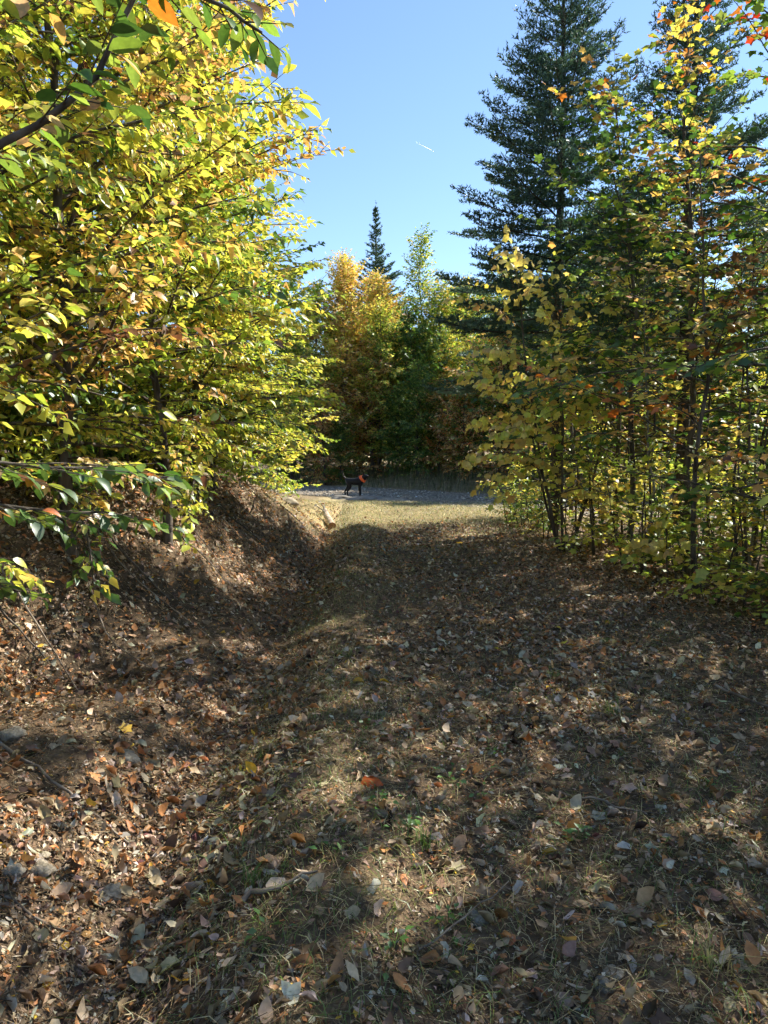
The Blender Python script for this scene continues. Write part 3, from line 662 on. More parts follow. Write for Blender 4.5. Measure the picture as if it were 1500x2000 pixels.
    for i in range(20):
        y = rng.uniform(6.5, 12.5); x = rng.uniform(4.6, 8.5); k = [2, 2, 3, 1][i % 4]
        copy_tree(ug[k], at(x, y), rng.uniform(0, 6.28), rng.uniform(1.3, 2.0), ['', 'tall green shrub back among the stems right of the track', 'tall yellow-green shrub back among the stems right of the track', 'tall maple seedling back among the stems right of the track'][k], 'tall shrubs inside the wood on the right')
    g = grow(270, .75, .008, 7, .35, .3, leaf=.12, sp=.12, tws=.14, twl=.2, elev=(10, 40), droop=.8, ldroop=.9, jit=.4)
    tree('maple_seedling', 'small seedling with a few large pale cream-yellow leaves at the foot of the maple', 'shrub', at(3.25, 8.05), g, 'striped', MB, 'bark', None, 40, 'mb')
    # bare thin stems
    for i, (x, y, Ht) in enumerate([(3.3, 8.9, 3.6), (3.6, 9.6, 4.2), (4.3, 9.3, 4.4), (4.15, 8.3, 4), (4.6, 8.9, 5), (3.25, 11.9, 4), (3.7, 10.9, 4.6), (4.9, 9.3, 5), (4.55, 7.7, 4.6), (5.2, 9.9, 5.2), (3.9, 7.6, 3.8), (3.1, 12.6, 4.4), (5.0, 7.9, 5)]):
        g = grow(280 + i, Ht, .017, 10, .8, Ht * .45, leaf=.075, sp=.09, tws=.16, twl=.25, elev=(25, 60), wander=.05)
        tree('slender_sapling', 'thin bare-stemmed sapling among the crowded stems right of the track', 'tree', at(x, y), g, ['maple', 'backlit', 'rusty'][i % 3], SM, ['bark', 'bark_pale'][i % 4 == 0], 'thin stems right of the track', 0)
    return out
RIGHT = right_trees()

# ------------------------------------------------------------------ trees beyond the road
def back_trees():
    G = 'trees beyond the road'
    mk = []
    for i, (pal, Ht, L, lab, x, y, shape, nb) in enumerate([
        ('birch_gold', 11.4, 2.7, 'dense golden-orange birch beyond the road left of centre', -1.9, 38.5, 'round', 170),
        ('birch_green', 13.2, 2.3, 'pale green birch with thin airy top right of the small spruce', 2.1, 41, 'cone', 150),
        ('back', 11.0, 2.2, 'mixed green and yellow tree beyond the road behind the pale birch', 4.6, 43, 'round', 140),
        ('rusty', 6.5, 2.0, 'low orange maple in the shade under the golden birch', -.6, 37.5, 'round', 90),
        ('green', 8.5, 2.2, 'dark green tree beyond the road below the pale birch', 1.3, 38.5, 'round', 120)]):
        g = grow(300 + i, Ht, .09, nb, L, 0.3 if Ht < 10 else 1.2, leaf=.14, sp=.065, tws=.11, twl=.75, elev=(15, 65), droop=.3, shape=shape, jit=.6, ldroop=.5, twigs=False, tz=.35) if pal != 'birch_gold' else grow(300, Ht, .09, 230, 2.3, .8, leaf=.13, sp=.06, tws=.12, twl=.8, elev=(28, 70), droop=.15, shape='round', jit=.7, ldroop=.5, twigs=False, tz=.35)
        mk.append(tree('birch_tree' if 'birch' in pal else 'maple_tree', lab, 'tree', at(x, y), g, pal, SM, 'bark_pale' if 'birch' in pal else 'bark', G, 0, mix=.25))
    rng = np.random.default_rng(12)
    G2 = 'mixed trees of the wood beyond the road'
    pts = []
    for row, (d0, ln) in enumerate([(10, 34), (13.5, 38), (17.5, 44), (24, 56)]):
        s = -22.0
        while s < ln:
            dd_ = d0 + rng.uniform(-1.2, 1.2); x = -1.2 + .66 * s + .75 * (ROAD_W - 6 + dd_); y = 25 - .75 * s + .66 * dd_
            pts.append((x, y, row)); s += rng.uniform(2.2, 3.2)
    for x, y, row in pts:
        if x < 0 and x / y < -.35 or y < 8: continue
        vis = abs(x) / max(y, .1) < .1 and y > 30
        s = rng.uniform(.62, .85)
        px = 750 + x / y * F_PX
        if 500 < px < 900: s = rng.uniform(.62, .8) if row == 0 else rng.uniform(.8, .98)
        if x > 5: s = rng.uniform(.95, 1.08) if y > 28.5 and x < 14 else rng.uniform(.55, .7)
        j = int(rng.choice([0, 1, 2, 2, 3, 4, 4])) if not 500 < px < 900 else int(rng.choice([0, 2, 2, 4]))
        if j == 1 or j == 0: s = min(s, .9)
        copy_tree(mk[j], at(x, y), rng.uniform(0, 6.28), s, ['golden birch', 'pale green birch', 'mixed green and yellow tree', 'low rusty orange maple', 'dark green tree'][j] +
                  [' in the front row of the wood beyond the road', ' in the second row of the wood beyond the road', ' deep in the wood beyond the road', ' deep in the wood beyond the road', ' at the back of the wood beyond the road'][row], G2)
    for j, x, y, s_, lab in [(2, -3.6, 37.8, .92, 'mixed green and yellow tree just left of the golden birch'), (4, -5.0, 38.6, .95, 'dark green tree left of the golden birch, half behind the bank trees'), (3, -3.0, 36.2, .75, 'low rusty maple at the road verge left of the dog'),
                             (4, -2.2, 36.0, .42, 'small dark green tree at the verge behind the dog'), (4, .7, 36.4, .5, 'small dark green tree at the verge right of the dog'), (3, 2.7, 35.6, .7, 'low rusty maple at the verge below the pale birch'), (4, 4.0, 34.6, .6, 'small dark green tree at the verge near the yellow shrub'), (0, -.2, 40.5, .95, 'second golden birch crowding the first one from behind')]:
        copy_tree(mk[j], at(x, y), rng.uniform(0, 6.28), s_, lab, G2)
    # shade-casting wood across the road on the right
    for x, y, s in [(9.9, 28.5, .95), (12, 26.5, .65), (15.5, 22.5, .6), (18, 19, .6), (20, 16, .6), (11, 30.5, 1.05), (15, 29, .95), (8.0, 31, 1.0), (6.2, 32.6, 1.0)]:
        copy_tree(mk[int(rng.choice([1, 2, 4]))], at(x, y), rng.uniform(0, 6.28), s, 'tall tree across the road to the right, seen through the saplings', G2)
    return mk
BACK = back_trees()

# ------------------------------------------------------------------ grasses
def blades(rng, x, y, h, w, lean, col, zoff=-.01):
    """bent grass blades: three cross-sections each"""
    n = len(x); z = H(x, y) + zoff; a = rng.uniform(0, 6.28, n); dr = np.stack([np.cos(a), np.sin(a), 0 * a], -1); wv = np.stack([-np.sin(a), np.cos(a), 0 * a], -1)
    b = np.stack([x, y, z], -1); L = lean * h; V = []
    for f, wf in ((0, 1), (.5, .8)):
        c = b + dr * (L * f ** 2)[:, None] + [0, 0, 1] * (h * f)[:, None]
        V += [c - wv * (w * wf)[:, None], c + wv * (w * wf)[:, None]]
    V.append(b + dr * L[:, None] + [0, 0, 1] * (h * np.maximum(.15, 1 - .35 * lean))[:, None])
    V = np.stack(V, 1).reshape(-1, 3); o = (np.arange(n) * 5)[:, None]
    T = np.concatenate([o + [[0, 1, 3]], o + [[0, 3, 2]], o + [[2, 3, 4]]])
    return V, T, None, np.repeat(col, 5, 0)

def grasses():
    rng = np.random.default_rng(31)
    # low dry grass over the track
    def region(n, y0, y1, mask):
        y = y0 + (y1 - y0) * rng.random(n); x = rng.uniform(-3.4, 3.6, n); k = rng.random(n) < mask(x, y); return x[k], y[k]
    def mask(x, y):
        ridge = np.exp(-((x - x_ditch(y) - .6) / .42) ** 2); patch = np.clip(bumps(x * 1.3 + 7, y * 1.3) * .5 + .25, 0, 1)
        far = sst(12, 17, y) * (x > x_ditch(y)) * .9; bank = (x < -1.4) * sst(11, 14, y) * .8
        return np.clip((x > x_ditch(y) + .1) * (.75 * ridge + .5 * patch * sst(2.9, 2.2, x)) + far + bank + .22 * (x > x_ditch(y)) + .02, 0, 1) * (np.abs(x) < .58 * y + .4)
    parts = [(42000, 1.3, 4.5), (34000, 4.5, 9), (30000, 9, 15), (36000, 15, 23)]
    acc = Acc()
    for n, a, b in parts:
        x, y = region(n, a, b, mask); m = len(x); far = sst(8, 18, y)
        h = rng.uniform(.025, .09, m) * (1 + .5 * far); c1 = np.array([(.22, .25, .07)]); c2 = np.array([(.54, .45, .24)]); c3 = np.array([(.12, .20, .04)])
        k = rng.random((m, 1)); col = np.where(k < .30 + .4 * far[:, None], c2, np.where(k < .75, c1, c3)) * np.exp(rng.normal(0, .2, (m, 1)))
        acc.add(*blades(rng, x, y, h, .0012 + .0016 * far + .0006 * rng.random(m), rng.uniform(.4, 2.2, m), col))
    o = link('grass', acc.mesh('grass', M['grass'])); tag(o, 'short dry grass growing along the track between the fallen leaves', 'grass', kind='stuff')
    # tall grass on the far verge
    n = 15000; s = rng.uniform(-16, 26, n); d = ROAD_W + .1 + rng.random(n) ** 1.3 * 5.5
    x = -1.2 + .66 * s + .75 * d; y = 25 - .75 * s + .66 * d; m = n
    h = rng.uniform(.25, .75, m) * (.55 + .6 * sst(ROAD_W, ROAD_W + 2.5, d)); k = rng.random((m, 1))
    col = np.where(k < .55, [[.13, .13, .05]], np.where(k < .8, [[.30, .25, .13]], [[.07, .11, .03]])) * np.exp(rng.normal(0, .2, (m, 1)))
    acc = Acc(); acc.add(*blades(rng, x, y, h, .006 + .004 * rng.random(m), rng.uniform(.1, .7, m), col))
    o = link('tall_grass', acc.mesh('tall_grass', M['grass'])); tag(o, 'tall dull grass on the shaded verge across the road', 'grass', kind='stuff')
    # tufts that stand out
    spots = [(1.27, 3.9, 'bright green grass tuft on the near right of the track', 1.0), (-.55, 8.6, 'fresh green tuft halfway along the grassy ridge', .9), (.95, 1.95, 'pale tuft at the bottom edge in a sun fleck', 1.2),
             (-.28, 5.0, 'green tuft on the ridge beside the ditch', .8), (-.62, 3.5, 'yellowish tuft at the ditch edge', 1.1), (1.75, 5.5, 'small green tuft right of the track middle', .8),
             (.15, 2.5, 'green tuft with tiny leaves near the camera', .8), (-.45, 2.3, 'thin green tuft at the lower left of the track', 1.0), (-1.0, 14.2, 'tuft of dry grass near the birch log', 1.6),
             (2.35, 6.0, 'straw-coloured tuft before the saplings', 1.0), (1.1, 4.6, 'small tuft in a light fleck right of centre', .8), (-.75, 4.6, 'dark green tuft in the leaf-filled ditch', .9)]
    for x0, y0, lab, sc_ in spots:
        m = 46; r = np.abs(rng.normal(0, .05, m)) * sc_; a = rng.uniform(0, 6.28, m); x = x0 + r * np.cos(a); y = y0 + r * np.sin(a)
        pale = 'pale' in lab or 'straw' in lab or 'dry' in lab or 'yellow' in lab
        col = np.where(rng.random((m, 1)) < (.75 if pale else .2), [[.42, .36, .16]], [[.12, .22, .035]]) * np.exp(rng.normal(0, .2, (m, 1)))
        acc = Acc(); V, T, _, c = blades(rng, x, y, rng.uniform(.05, .13, m) * sc_, np.full(m, .0018), rng.uniform(.2, 1.2, m), col); base = np.array([x0, y0, Hs(x0, y0)])
        acc.add(V - base, T, None, c); o = link('grass_tuft', acc.mesh('grass_tuft', M['grass'])); o.location = base; tag(o, lab, 'grass tuft', 'grass tufts on the track')
grasses()

# ------------------------------------------------------------------ fallen leaves
def litter():
    rng = np.random.default_rng(41)
    tm = []
    for i in range(12):
        V, T = leaf_ovate(rng.uniform(.22, .36), rng.uniform(-.05, .2), rng.uniform(-1.0, 1.2), roll=rng.choice([0, 2.5, 4, 6, 8]) * rng.choice([1, 1, -1]), twist=rng.normal(0, .9)); V[1:-1] += rng.normal(0, .035, (len(V) - 2, 3)); tm.append((V, T))
    for i in range(6): tm.append(leaf_maple(rng.uniform(-.5, .7), 50 + i, rng.uniform(.7, 1)))
    for i in range(8): V, T = leaf_mid(rng.uniform(.15, .4), rng.uniform(-.15, .3), rng.uniform(-.3, .3)); V[1:] += rng.normal(0, .06, (len(V) - 1, 3)); tm.append((V, T))
    tint = dict(tan=(.46, .355, .24), brown=(.26, .175, .11), rust=(.42, .20, .08), grey=(.42, .375, .305), pale=(.52, .45, .34), dark=(.09, .06, .042), gold=(.62, .38, .06), purple=(.16, .07, .07))
    names = list(tint); wt = np.array([.28, .30, .19, .10, .03, .12, .012, .006]); wt /= wt.sum()
    def sample(dens, y0, y1):
        n = int(dens * (y1 - y0) * 9.5); y = rng.uniform(y0, y1, n); x = rng.uniform(-5, 4.5, n) if y0 > 4 else rng.uniform(-4, 4, n)
        k = np.abs(x) < .60 * y + .5
        ridge = np.exp(-((x - x_ditch(y) - .65) / .38) ** 2); pr = 1 - .5 * ridge; pr = pr * (1 - .8 * sst(14.5, 17, y) * (x > x_ditch(y)))
        pr = pr + .9 * np.exp(-((x - x_ditch(y) + .15) / .28) ** 2); pr = pr + .9 * (x < x_foot(y)); pr *= .75 + .4 * np.clip(bumps(x * 1.7 + 3, y * 1.7), -1, 1)
        pr *= road_d(x, y) < -.5
        k &= rng.random(n) < pr / 1.3
        return x[k], y[k]
    X = []; Y = []; Z = []; SZ = []
    for dens, a, b, s0, s1 in [(900, 1.2, 4.6, .026, .078), (5200, 1.2, 4.6, .009, .028), (850, 4.6, 9, .026, .078), (1700, 4.6, 9, .012, .035), (620, 9, 15, .035, .09), (160, 15, 22, .04, .10)]:
        x, y = sample(dens, a, b); X.append(x); Y.append(y); SZ.append(s0 + (s1 - s0) * rng.random(len(x)) ** 1.6)
    x = np.concatenate(X); y = np.concatenate(Y); sz = np.concatenate(SZ); n = len(x)
    e = .04; gx_ = (H(x + e, y) - H(x - e, y)) / (2 * e); gy_ = (H(x, y + e) - H(x, y - e)) / (2 * e)
    nr = nrmz(np.stack([-gx_, -gy_, np.ones(n)], -1) + rng.normal(0, .22, (n, 3))); a = rng.uniform(0, 6.28, n); ax = np.stack([np.cos(a), np.sin(a), 0 * a], -1)
    ax = nrmz(ax - (ax * nr).sum(1, keepdims=True) * nr); pos = np.stack([x, y, H(x, y) + .003 + .014 * rng.random(n) + .12 * sz * rng.random(n)], -1) - ax * sz[:, None] * .5
    idx = np.where(rng.random(n) < .91, rng.integers(0, 12, n), 12 + rng.integers(0, 6, n))
    small = (sz < .036) | (y > 5.5); idx = np.where(small & (rng.random(n) < .85), 18 + rng.integers(0, 8, n), idx)
    ci = rng.choice(len(names), n, p=wt); wood_floor = (x > 2.6) | (x < -1); ci = np.where(wood_floor & (rng.random(n) < .3), rng.choice([0, 1, 2, 2, 5], n), ci)
    col = np.clip(np.array([tint[k] for k in names])[ci] * np.exp(rng.normal(0, .25, (n, 1))) * np.exp(rng.normal(0, .06, (n, 3))), .01, .7)
    px = vis_px(pos) * sz * (sz > .04); order = np.argsort(-px)[:290]; one = np.zeros(n, bool); one[order] = True
    words = dict(tan='tan', brown='dark brown', rust='rusty orange', grey='weathered grey', pale='pale buff', dark='blackish brown', gold='golden yellow', purple='purplish')
    ms = [mesh_np('fallen_leaf', V, T, None, M['litter_one'], None, True) for V, T in tm]
    for i in order:
        o = link('fallen_leaf', ms[idx[i]]); o.matrix_world = leaf_matrix(pos[i], ax[i], nr[i], sz[i]); o.color = (*[float(v) for v in col[i]], 1)
        kind = 'lobed maple' if 12 <= idx[i] < 18 else 'curled oval'
        lab = f'{words[names[ci[i]]]} {kind} leaf lying in the litter near the camera'
        tag(o, lab, 'fallen leaf', f'{words[names[ci[i]]]} {kind} leaves lying near the camera')
    # a few leaves that catch the eye
    for (xx, yy, s, c, t, lab) in [(-2.0, 4.05, .13, (.80, .26, .03), 13, 'bright orange maple leaf in a sun fleck at the lower left'), (0, 4.42, .07, (.75, .50, .05), 2, 'small clear yellow leaf lying alone mid-track'),
                                   (1.3, 12.2, .11, (.80, .48, .04), 14, 'bright yellow leaf on the track before the sunlit strip'), (-.05, 2.95, .10, (.55, .12, .03), 15, 'red and orange leaf among green seedlings in the foreground'),
                                   (.74, 3.55, .10, (.55, .18, .04), 3, 'rust red upturned leaf right of the track centre'), (.55, 2.02, .10, (.50, .27, .06), 4, 'ochre leaf near the bottom edge right of centre'),
                                   (1.37, 2.25, .12, (.42, .20, .08), 5, 'large cinnamon curled leaf at the lower right edge'), (1.02, 4.3, .06, (.75, .5, .05), 2, 'small yellow leaf right of the track middle'), (-.62, 3.25, .08, (.72, .42, .04), 1, 'small golden leaf on the edge of the ditch')]:
        a = (xx * 7) % 6.28; o = link('fallen_leaf', ms[t]); av = np.array([math.cos(a), math.sin(a), .1]); o.matrix_world = leaf_matrix(np.array([xx, yy, Hs(xx, yy) + .03]) - av * s * .5, av, np.array([.1, -.3, 1.]), s); o.color = (*c, 1)
        tag(o, lab, 'fallen leaf')
    k = np.nonzero(~one)[0]; V, T, I = place_leaves(tm, idx[k], pos[k], ax[k], nr[k], sz[k])
    o = link('leaf_litter', mesh_np('leaf_litter', V, T, None, M['litter'], col[k][I], True)); tag(o, 'brown and grey fallen leaves covering the track, ditch and bank', 'leaf litter', kind='stuff')
    # straw, needles and fine twigs
    n = 24000; y = 1.2 + 9 * rng.random(n) ** 1.5; x = rng.uniform(-1, 1, n) * (.58 * y + .3); k = (x > -3.2) & (x < 3.6); x, y = x[k], y[k]; n = len(x)
    a = rng.uniform(0, 6.28, n); L = rng.uniform(.02, .11, n); z = H(x, y) + .006 + .02 * rng.random(n); A = np.stack([x, y, z], -1); x2, y2 = x + L * np.cos(a), y + L * np.sin(a)
    B = np.stack([x2, y2, H(x2, y2) + .006 + .025 * rng.random(n)], -1); r = .0006 + .0009 * rng.random(n) ** 3 + .0002 * y; V, q = prisms(A, B, r, r * .6)
    c = np.where(rng.random((n, 1)) < .6, [[.34, .25, .14]], [[.13, .085, .05]]) * np.exp(rng.normal(0, .25, (n, 1)))
    o = link('straw', mesh_np('straw', V, None, q, M['litter'], np.repeat(c, 6, 0))); tag(o, 'fine dry straw, needles and twig bits scattered in the litter', 'straw', kind='stuff')
litter()

# small green seedlings in the foreground litter
def seedlings():
    rng = np.random.default_rng(51)
    spots = [(-.02, 2.75), (.1, 2.6), (.3, 3.1), (-.15, 2.35), (.42, 2.9), (-.35, 2.0), (.55, 3.4), (.2, 2.1), (1.5, 3.0), (-.1, 3.6), (.02, 1.95), (.75, 2.6)]
    for i, (x0, y0) in enumerate(spots):
        m = int(rng.integers(9, 22)); r = np.abs(rng.normal(0, .05, m)); a = rng.uniform(0, 6.28, m); P = np.stack([r * np.cos(a), r * np.sin(a), rng.uniform(.015, .055, m)], -1)
        ax = np.stack([np.cos(a), np.sin(a), rng.normal(.1, .2, m)], -1); V, T, I = place_leaves(SM, np.zeros(m, int), P, ax, np.array([0, 0, 1.]) + rng.normal(0, .3, (m, 3)), rng.uniform(.018, .038, m))
        c = np.array([(.10, .21, .035)]) * np.exp(rng.normal(0, .25, (m, 1))); root = empty('seedling', at(x0, y0), 'tiny green seedling plant among the litter of the track foreground', 'seedling', 'tiny green seedlings near the camera')
        o = link('leaves', mesh_np('leaves', V, T, None, M['leaf'], c[I]), root); o['kind'] = 'stuff'
        A = np.zeros((m, 3)); A[:, 2] = -.01; V, q = prisms(A, P, np.full(m, .001), np.full(m, .0007)); link('stem', mesh_np('stem', V, None, q, M['grass'], np.full((len(V), 3), (.12, .17, .05))), root)
seedlings()

# ------------------------------------------------------------------ stones
def stone_mesh(seed, rough=.22, sub=3, flat=.6):
    bm = bmesh.new(); bmesh.ops.create_icosphere(bm, subdivisions=sub, radius=1); off = Vector((seed * 3.7, seed * 1.3, seed))
    for v in bm.verts:
        d = noise.fractal(v.co * .9 + off, 1.0, 2.0, 4) * rough * 1.6 + noise.cell(v.co * 1.3 + off) * rough * .35
        v.co = v.co * (1 + d); v.co.z *= flat
    me = bpy.data.meshes.new('stone'); bm.to_mesh(me); bm.free()
    return me

def stones():
    ms = [stone_mesh(i, .2 + .04 * i, 3, .5 + .1 * (i % 3)) for i in range(6)]
    for m in ms: m.polygons.foreach_set('use_smooth', np.ones(len(m.polygons), bool))
    mats = [M['rock'], M['rock_grey']]
    def st(name, x, y, r, k, rz, lab, group, mat, sink=.3, sc_=(1, 1, 1)):
        me = ms[k].copy(); me.materials.append(mats[mat]); o = link(name, me); o.location = at(x, y, r * sc_[2] * .6 * (.6 - 2 * sink) * .5); o.rotation_euler = (0, 0, rz); o.scale = (r * sc_[0], r * sc_[1], r * sc_[2])
        tag(o, lab, 'stone' if name == 'stone' else 'boulder', group)
    st('boulder', -1.95, 14.3, .18, 0, .4, 'pale tan boulder sunk in the sunlit end of the bank', None, 0, .2, (1.2, 1, 1.2))
    st('stone', -1.72, 3.2, .055, 1, .3, 'pale grey stone at the left edge of the photo above the stick', 'stones in the near litter', 1, .1)
    st('stone', -1.22, 3.28, .052, 2, 1.1, 'flat grey stone beside the grass at the lower left', 'stones in the near litter', 1, .15)
    st('stone', -.99, 2.42, .048, 3, 2.0, 'rounded grey stone half hidden in leaves at the lower left', 'stones in the near litter', 1, .0, (1.1, 1, 1.1))
    st('stone', -1.19, 2.36, .038, 4, .2, 'small tan stone left of the rounded grey stone', 'stones in the near litter', 0, .0)
    st('stone', -1.24, 2.28, .034, 5, 1.2, 'little grey-green stone below the tan one', 'stones in the near litter', 1, .0)
    st('stone', -1.22, 2.44, .022, 0, 1.2, 'smallest whitish pebble of the lower left stones', 'stones in the near litter', 0, .0)
    st('stone', .66, 1.93, .028, 1, .2, 'smooth tan pebble at the bottom edge right of centre', 'stones in the near litter', 0, .0)
    st('stone', .62, 1.88, .030, 2, 1.4, 'grey pebble touching the tan pebble at the bottom edge', 'stones in the near litter', 1, .0)
    st('stone', .30, 2.15, .03, 4, .4, 'dark flat pebble near the bottom centre', 'stones in the near litter', 1, .1)
    rng = np.random.default_rng(61)
    for i, (px, y, r, lab) in enumerate([(-.55, 24.3, .75, 'broad flat slab of rock at the road edge by the dog'), (.25, 24.0, .42, 'light flat rock at the right end of the roadside slab'), (-1.4, 24.5, .5, 'low grey rock at the left end of the roadside slab'),
                                         (.0, 23.7, .28, 'pinkish block in front of the roadside slab'), (.65, 23.7, .25, 'dark stone just right of the roadside slab')]):
        st('boulder', px, y, r, i, rng.uniform(0, 3), lab, 'rocks at the road edge', [1, 0, 1, 0, 1][i], .3, (1.3, .8, .38))
    n = 5200; s = rng.uniform(-7, 11, n); d = rng.uniform(-.4, ROAD_W - .2, n); x = -1.2 + .66 * s + .75 * d; y = 25 - .75 * s + .66 * d
    oct_ = np.array([(1, 0, 0), (0, 1, 0), (-1, 0, 0), (0, -1, 0), (0, 0, .7), (.2, .1, -.5)], float); ot = np.array([(0, 1, 4), (1, 2, 4), (2, 3, 4), (3, 0, 4), (1, 0, 5), (2, 1, 5), (3, 2, 5), (0, 3, 5)])
    r = .012 + .05 * rng.random(n) ** 3; V = (oct_[None] * np.exp(rng.normal(0, .3, (n, 6, 3)))) * r[:, None, None] + np.stack([x, y, H(x, y) + .016], -1)[:, None]
    c = np.full((n, 3), .34) * np.exp(rng.normal(0, .4, (n, 1))) * [[1, .88, .72]]
    o = link('gravel', mesh_np('gravel', V.reshape(-1, 3), (ot[None] + (np.arange(n) * 6)[:, None, None]).reshape(-1, 3), None, M['litter'], np.repeat(np.clip(c, .05, .7), 6, 0)))
    tag(o, 'loose grey stones scattered over the gravel road', 'gravel', kind='stuff')
stones()

# ------------------------------------------------------------------ log, sticks
def wood_bits():
    rng = np.random.default_rng(71)
    root = empty('birch_log', at(-1.12, 15.3), 'peeling white birch log lying by the ditch near the end of the bank', 'log')
    A = np.array([0, 0, .07]); B = np.array([-.30, 1.6, .27]); s = np.linspace(0, 1, 9)[:, None]; P = A + (B - A) * s + rng.normal(0, .008, (9, 3))
    V, q = tube(P, .088 - .028 * s[:, 0] + rng.normal(0, .004, 9), 12); link('bark', mesh_np('bark', V, None, q, M['birch'], None, True), root)
    V2 = np.concatenate([V[:12] - (B - A) * -.012, [A + (B - A) * .012]]); T = [(12, (i + 1) % 12, i) for i in range(12)]; link('cut_end', mesh_np('cut_end', V2, T, None, solid_mat('cut_wood', (.30, .14, .06), (.55, .33, .16), 30)), root)
    for k, (a, b) in enumerate([((-.27, 1.45, .27), (-.42, 1.85, .5)), ((-.22, 1.2, .24), (-.5, 1.45, .46)), ((-.29, 1.55, .28), (-.33, 2.0, .45))]):
        V, q = tube(np.linspace(a, b, 4) + rng.normal(0, .012, (4, 3)), [.022, .016, .011, .005], 5); link('branch_stub', mesh_np('branch_stub', V, None, q, M['bark_pale'], None, True), root)
    def stick(pl, r, lab, mat='stick'):
        Q = np.array([(x, y, Hs(x, y) + dz) for x, y, dz in pl], float); c = Q[0].copy(); t0 = np.linspace(0, 1, len(Q)); s = np.linspace(0, 1, 10); P = np.stack([np.interp(s, t0, Q[:, k]) for k in range(3)], -1) - c
        P[1:-1] += rng.normal(0, .006, (8, 3)); V, q = tube(P, r * (1 - .6 * s), 6); o = link('stick', mesh_np('stick', V, None, q, M[mat], None, True)); o.location = c; tag(o, lab, 'stick', 'dead sticks on the ground')
    stick([(-1.75, 3.12, .04), (-1.35, 2.85, .03), (-1.0, 2.72, .02)], .009, 'dark dead stick slanting across the leaves at the lower left')
    stick([(-2.45, 5.6, .15), (-2.0, 5.1, .06), (-1.45, 4.6, .05)], .008, 'long thin stick lying down the face of the bank')
    stick([(-2.9, 6.4, .25), (-2.2, 6.0, .08), (-1.3, 5.5, .04)], .007, 'second thin stick trailing down the bank beyond the first')
    stick([(-2.75, 5.0, .2), (-2.4, 4.9, .05), (-1.9, 4.35, .05)], .009, 'crooked root-like stick on the dark soil of the bank')
    for i in range(12):
        y0 = 4.2 + i * .8; x0 = float(x_foot(y0)) - rng.uniform(.5, 1.5); dx = rng.uniform(.3, .9)
        stick([(x0, y0, .05), (x0 + dx * .5, y0 - rng.uniform(.0, .4), .06), (x0 + dx, y0 - rng.uniform(.1, .7), .02)], rng.uniform(.005, .012), 'bare root or dead twig trailing down the leafy face of the bank', ['stick', 'bark'][i % 2])
    stick([(2.1, 4.4, .03), (2.25, 4.0, .03), (2.33, 3.75, .02)], .010, 'pale bent stick at the right side of the track')
    stick([(-1.55, 2.15, .03), (-1.0, 2.17, .03)], .008, 'short grey twig in the leaves near the lower left corner')
    stick([(-.45, 2.16, .03), (-.22, 2.25, .03)], .010, 'short thick brown twig at the bottom left of the track')
    stick([(-1.62, 12.2, .02), (-1.66, 12.22, .30)], .018, 'dark broken stub standing in the bank near the log')
    stick([(-2.15, 11.4, .02), (-2.05, 11.3, .34)], .016, 'forked dead stub on the bank below the boulder')
    stick([(.75, 3.0, .02), (1.15, 2.75, .03)], .005, 'thin straight twig in the right foreground')
    stick([(.1, 1.95, .02), (.42, 2.28, .05)], .004, 'reddish thin twig leaning over the foreground leaves')
wood_bits()

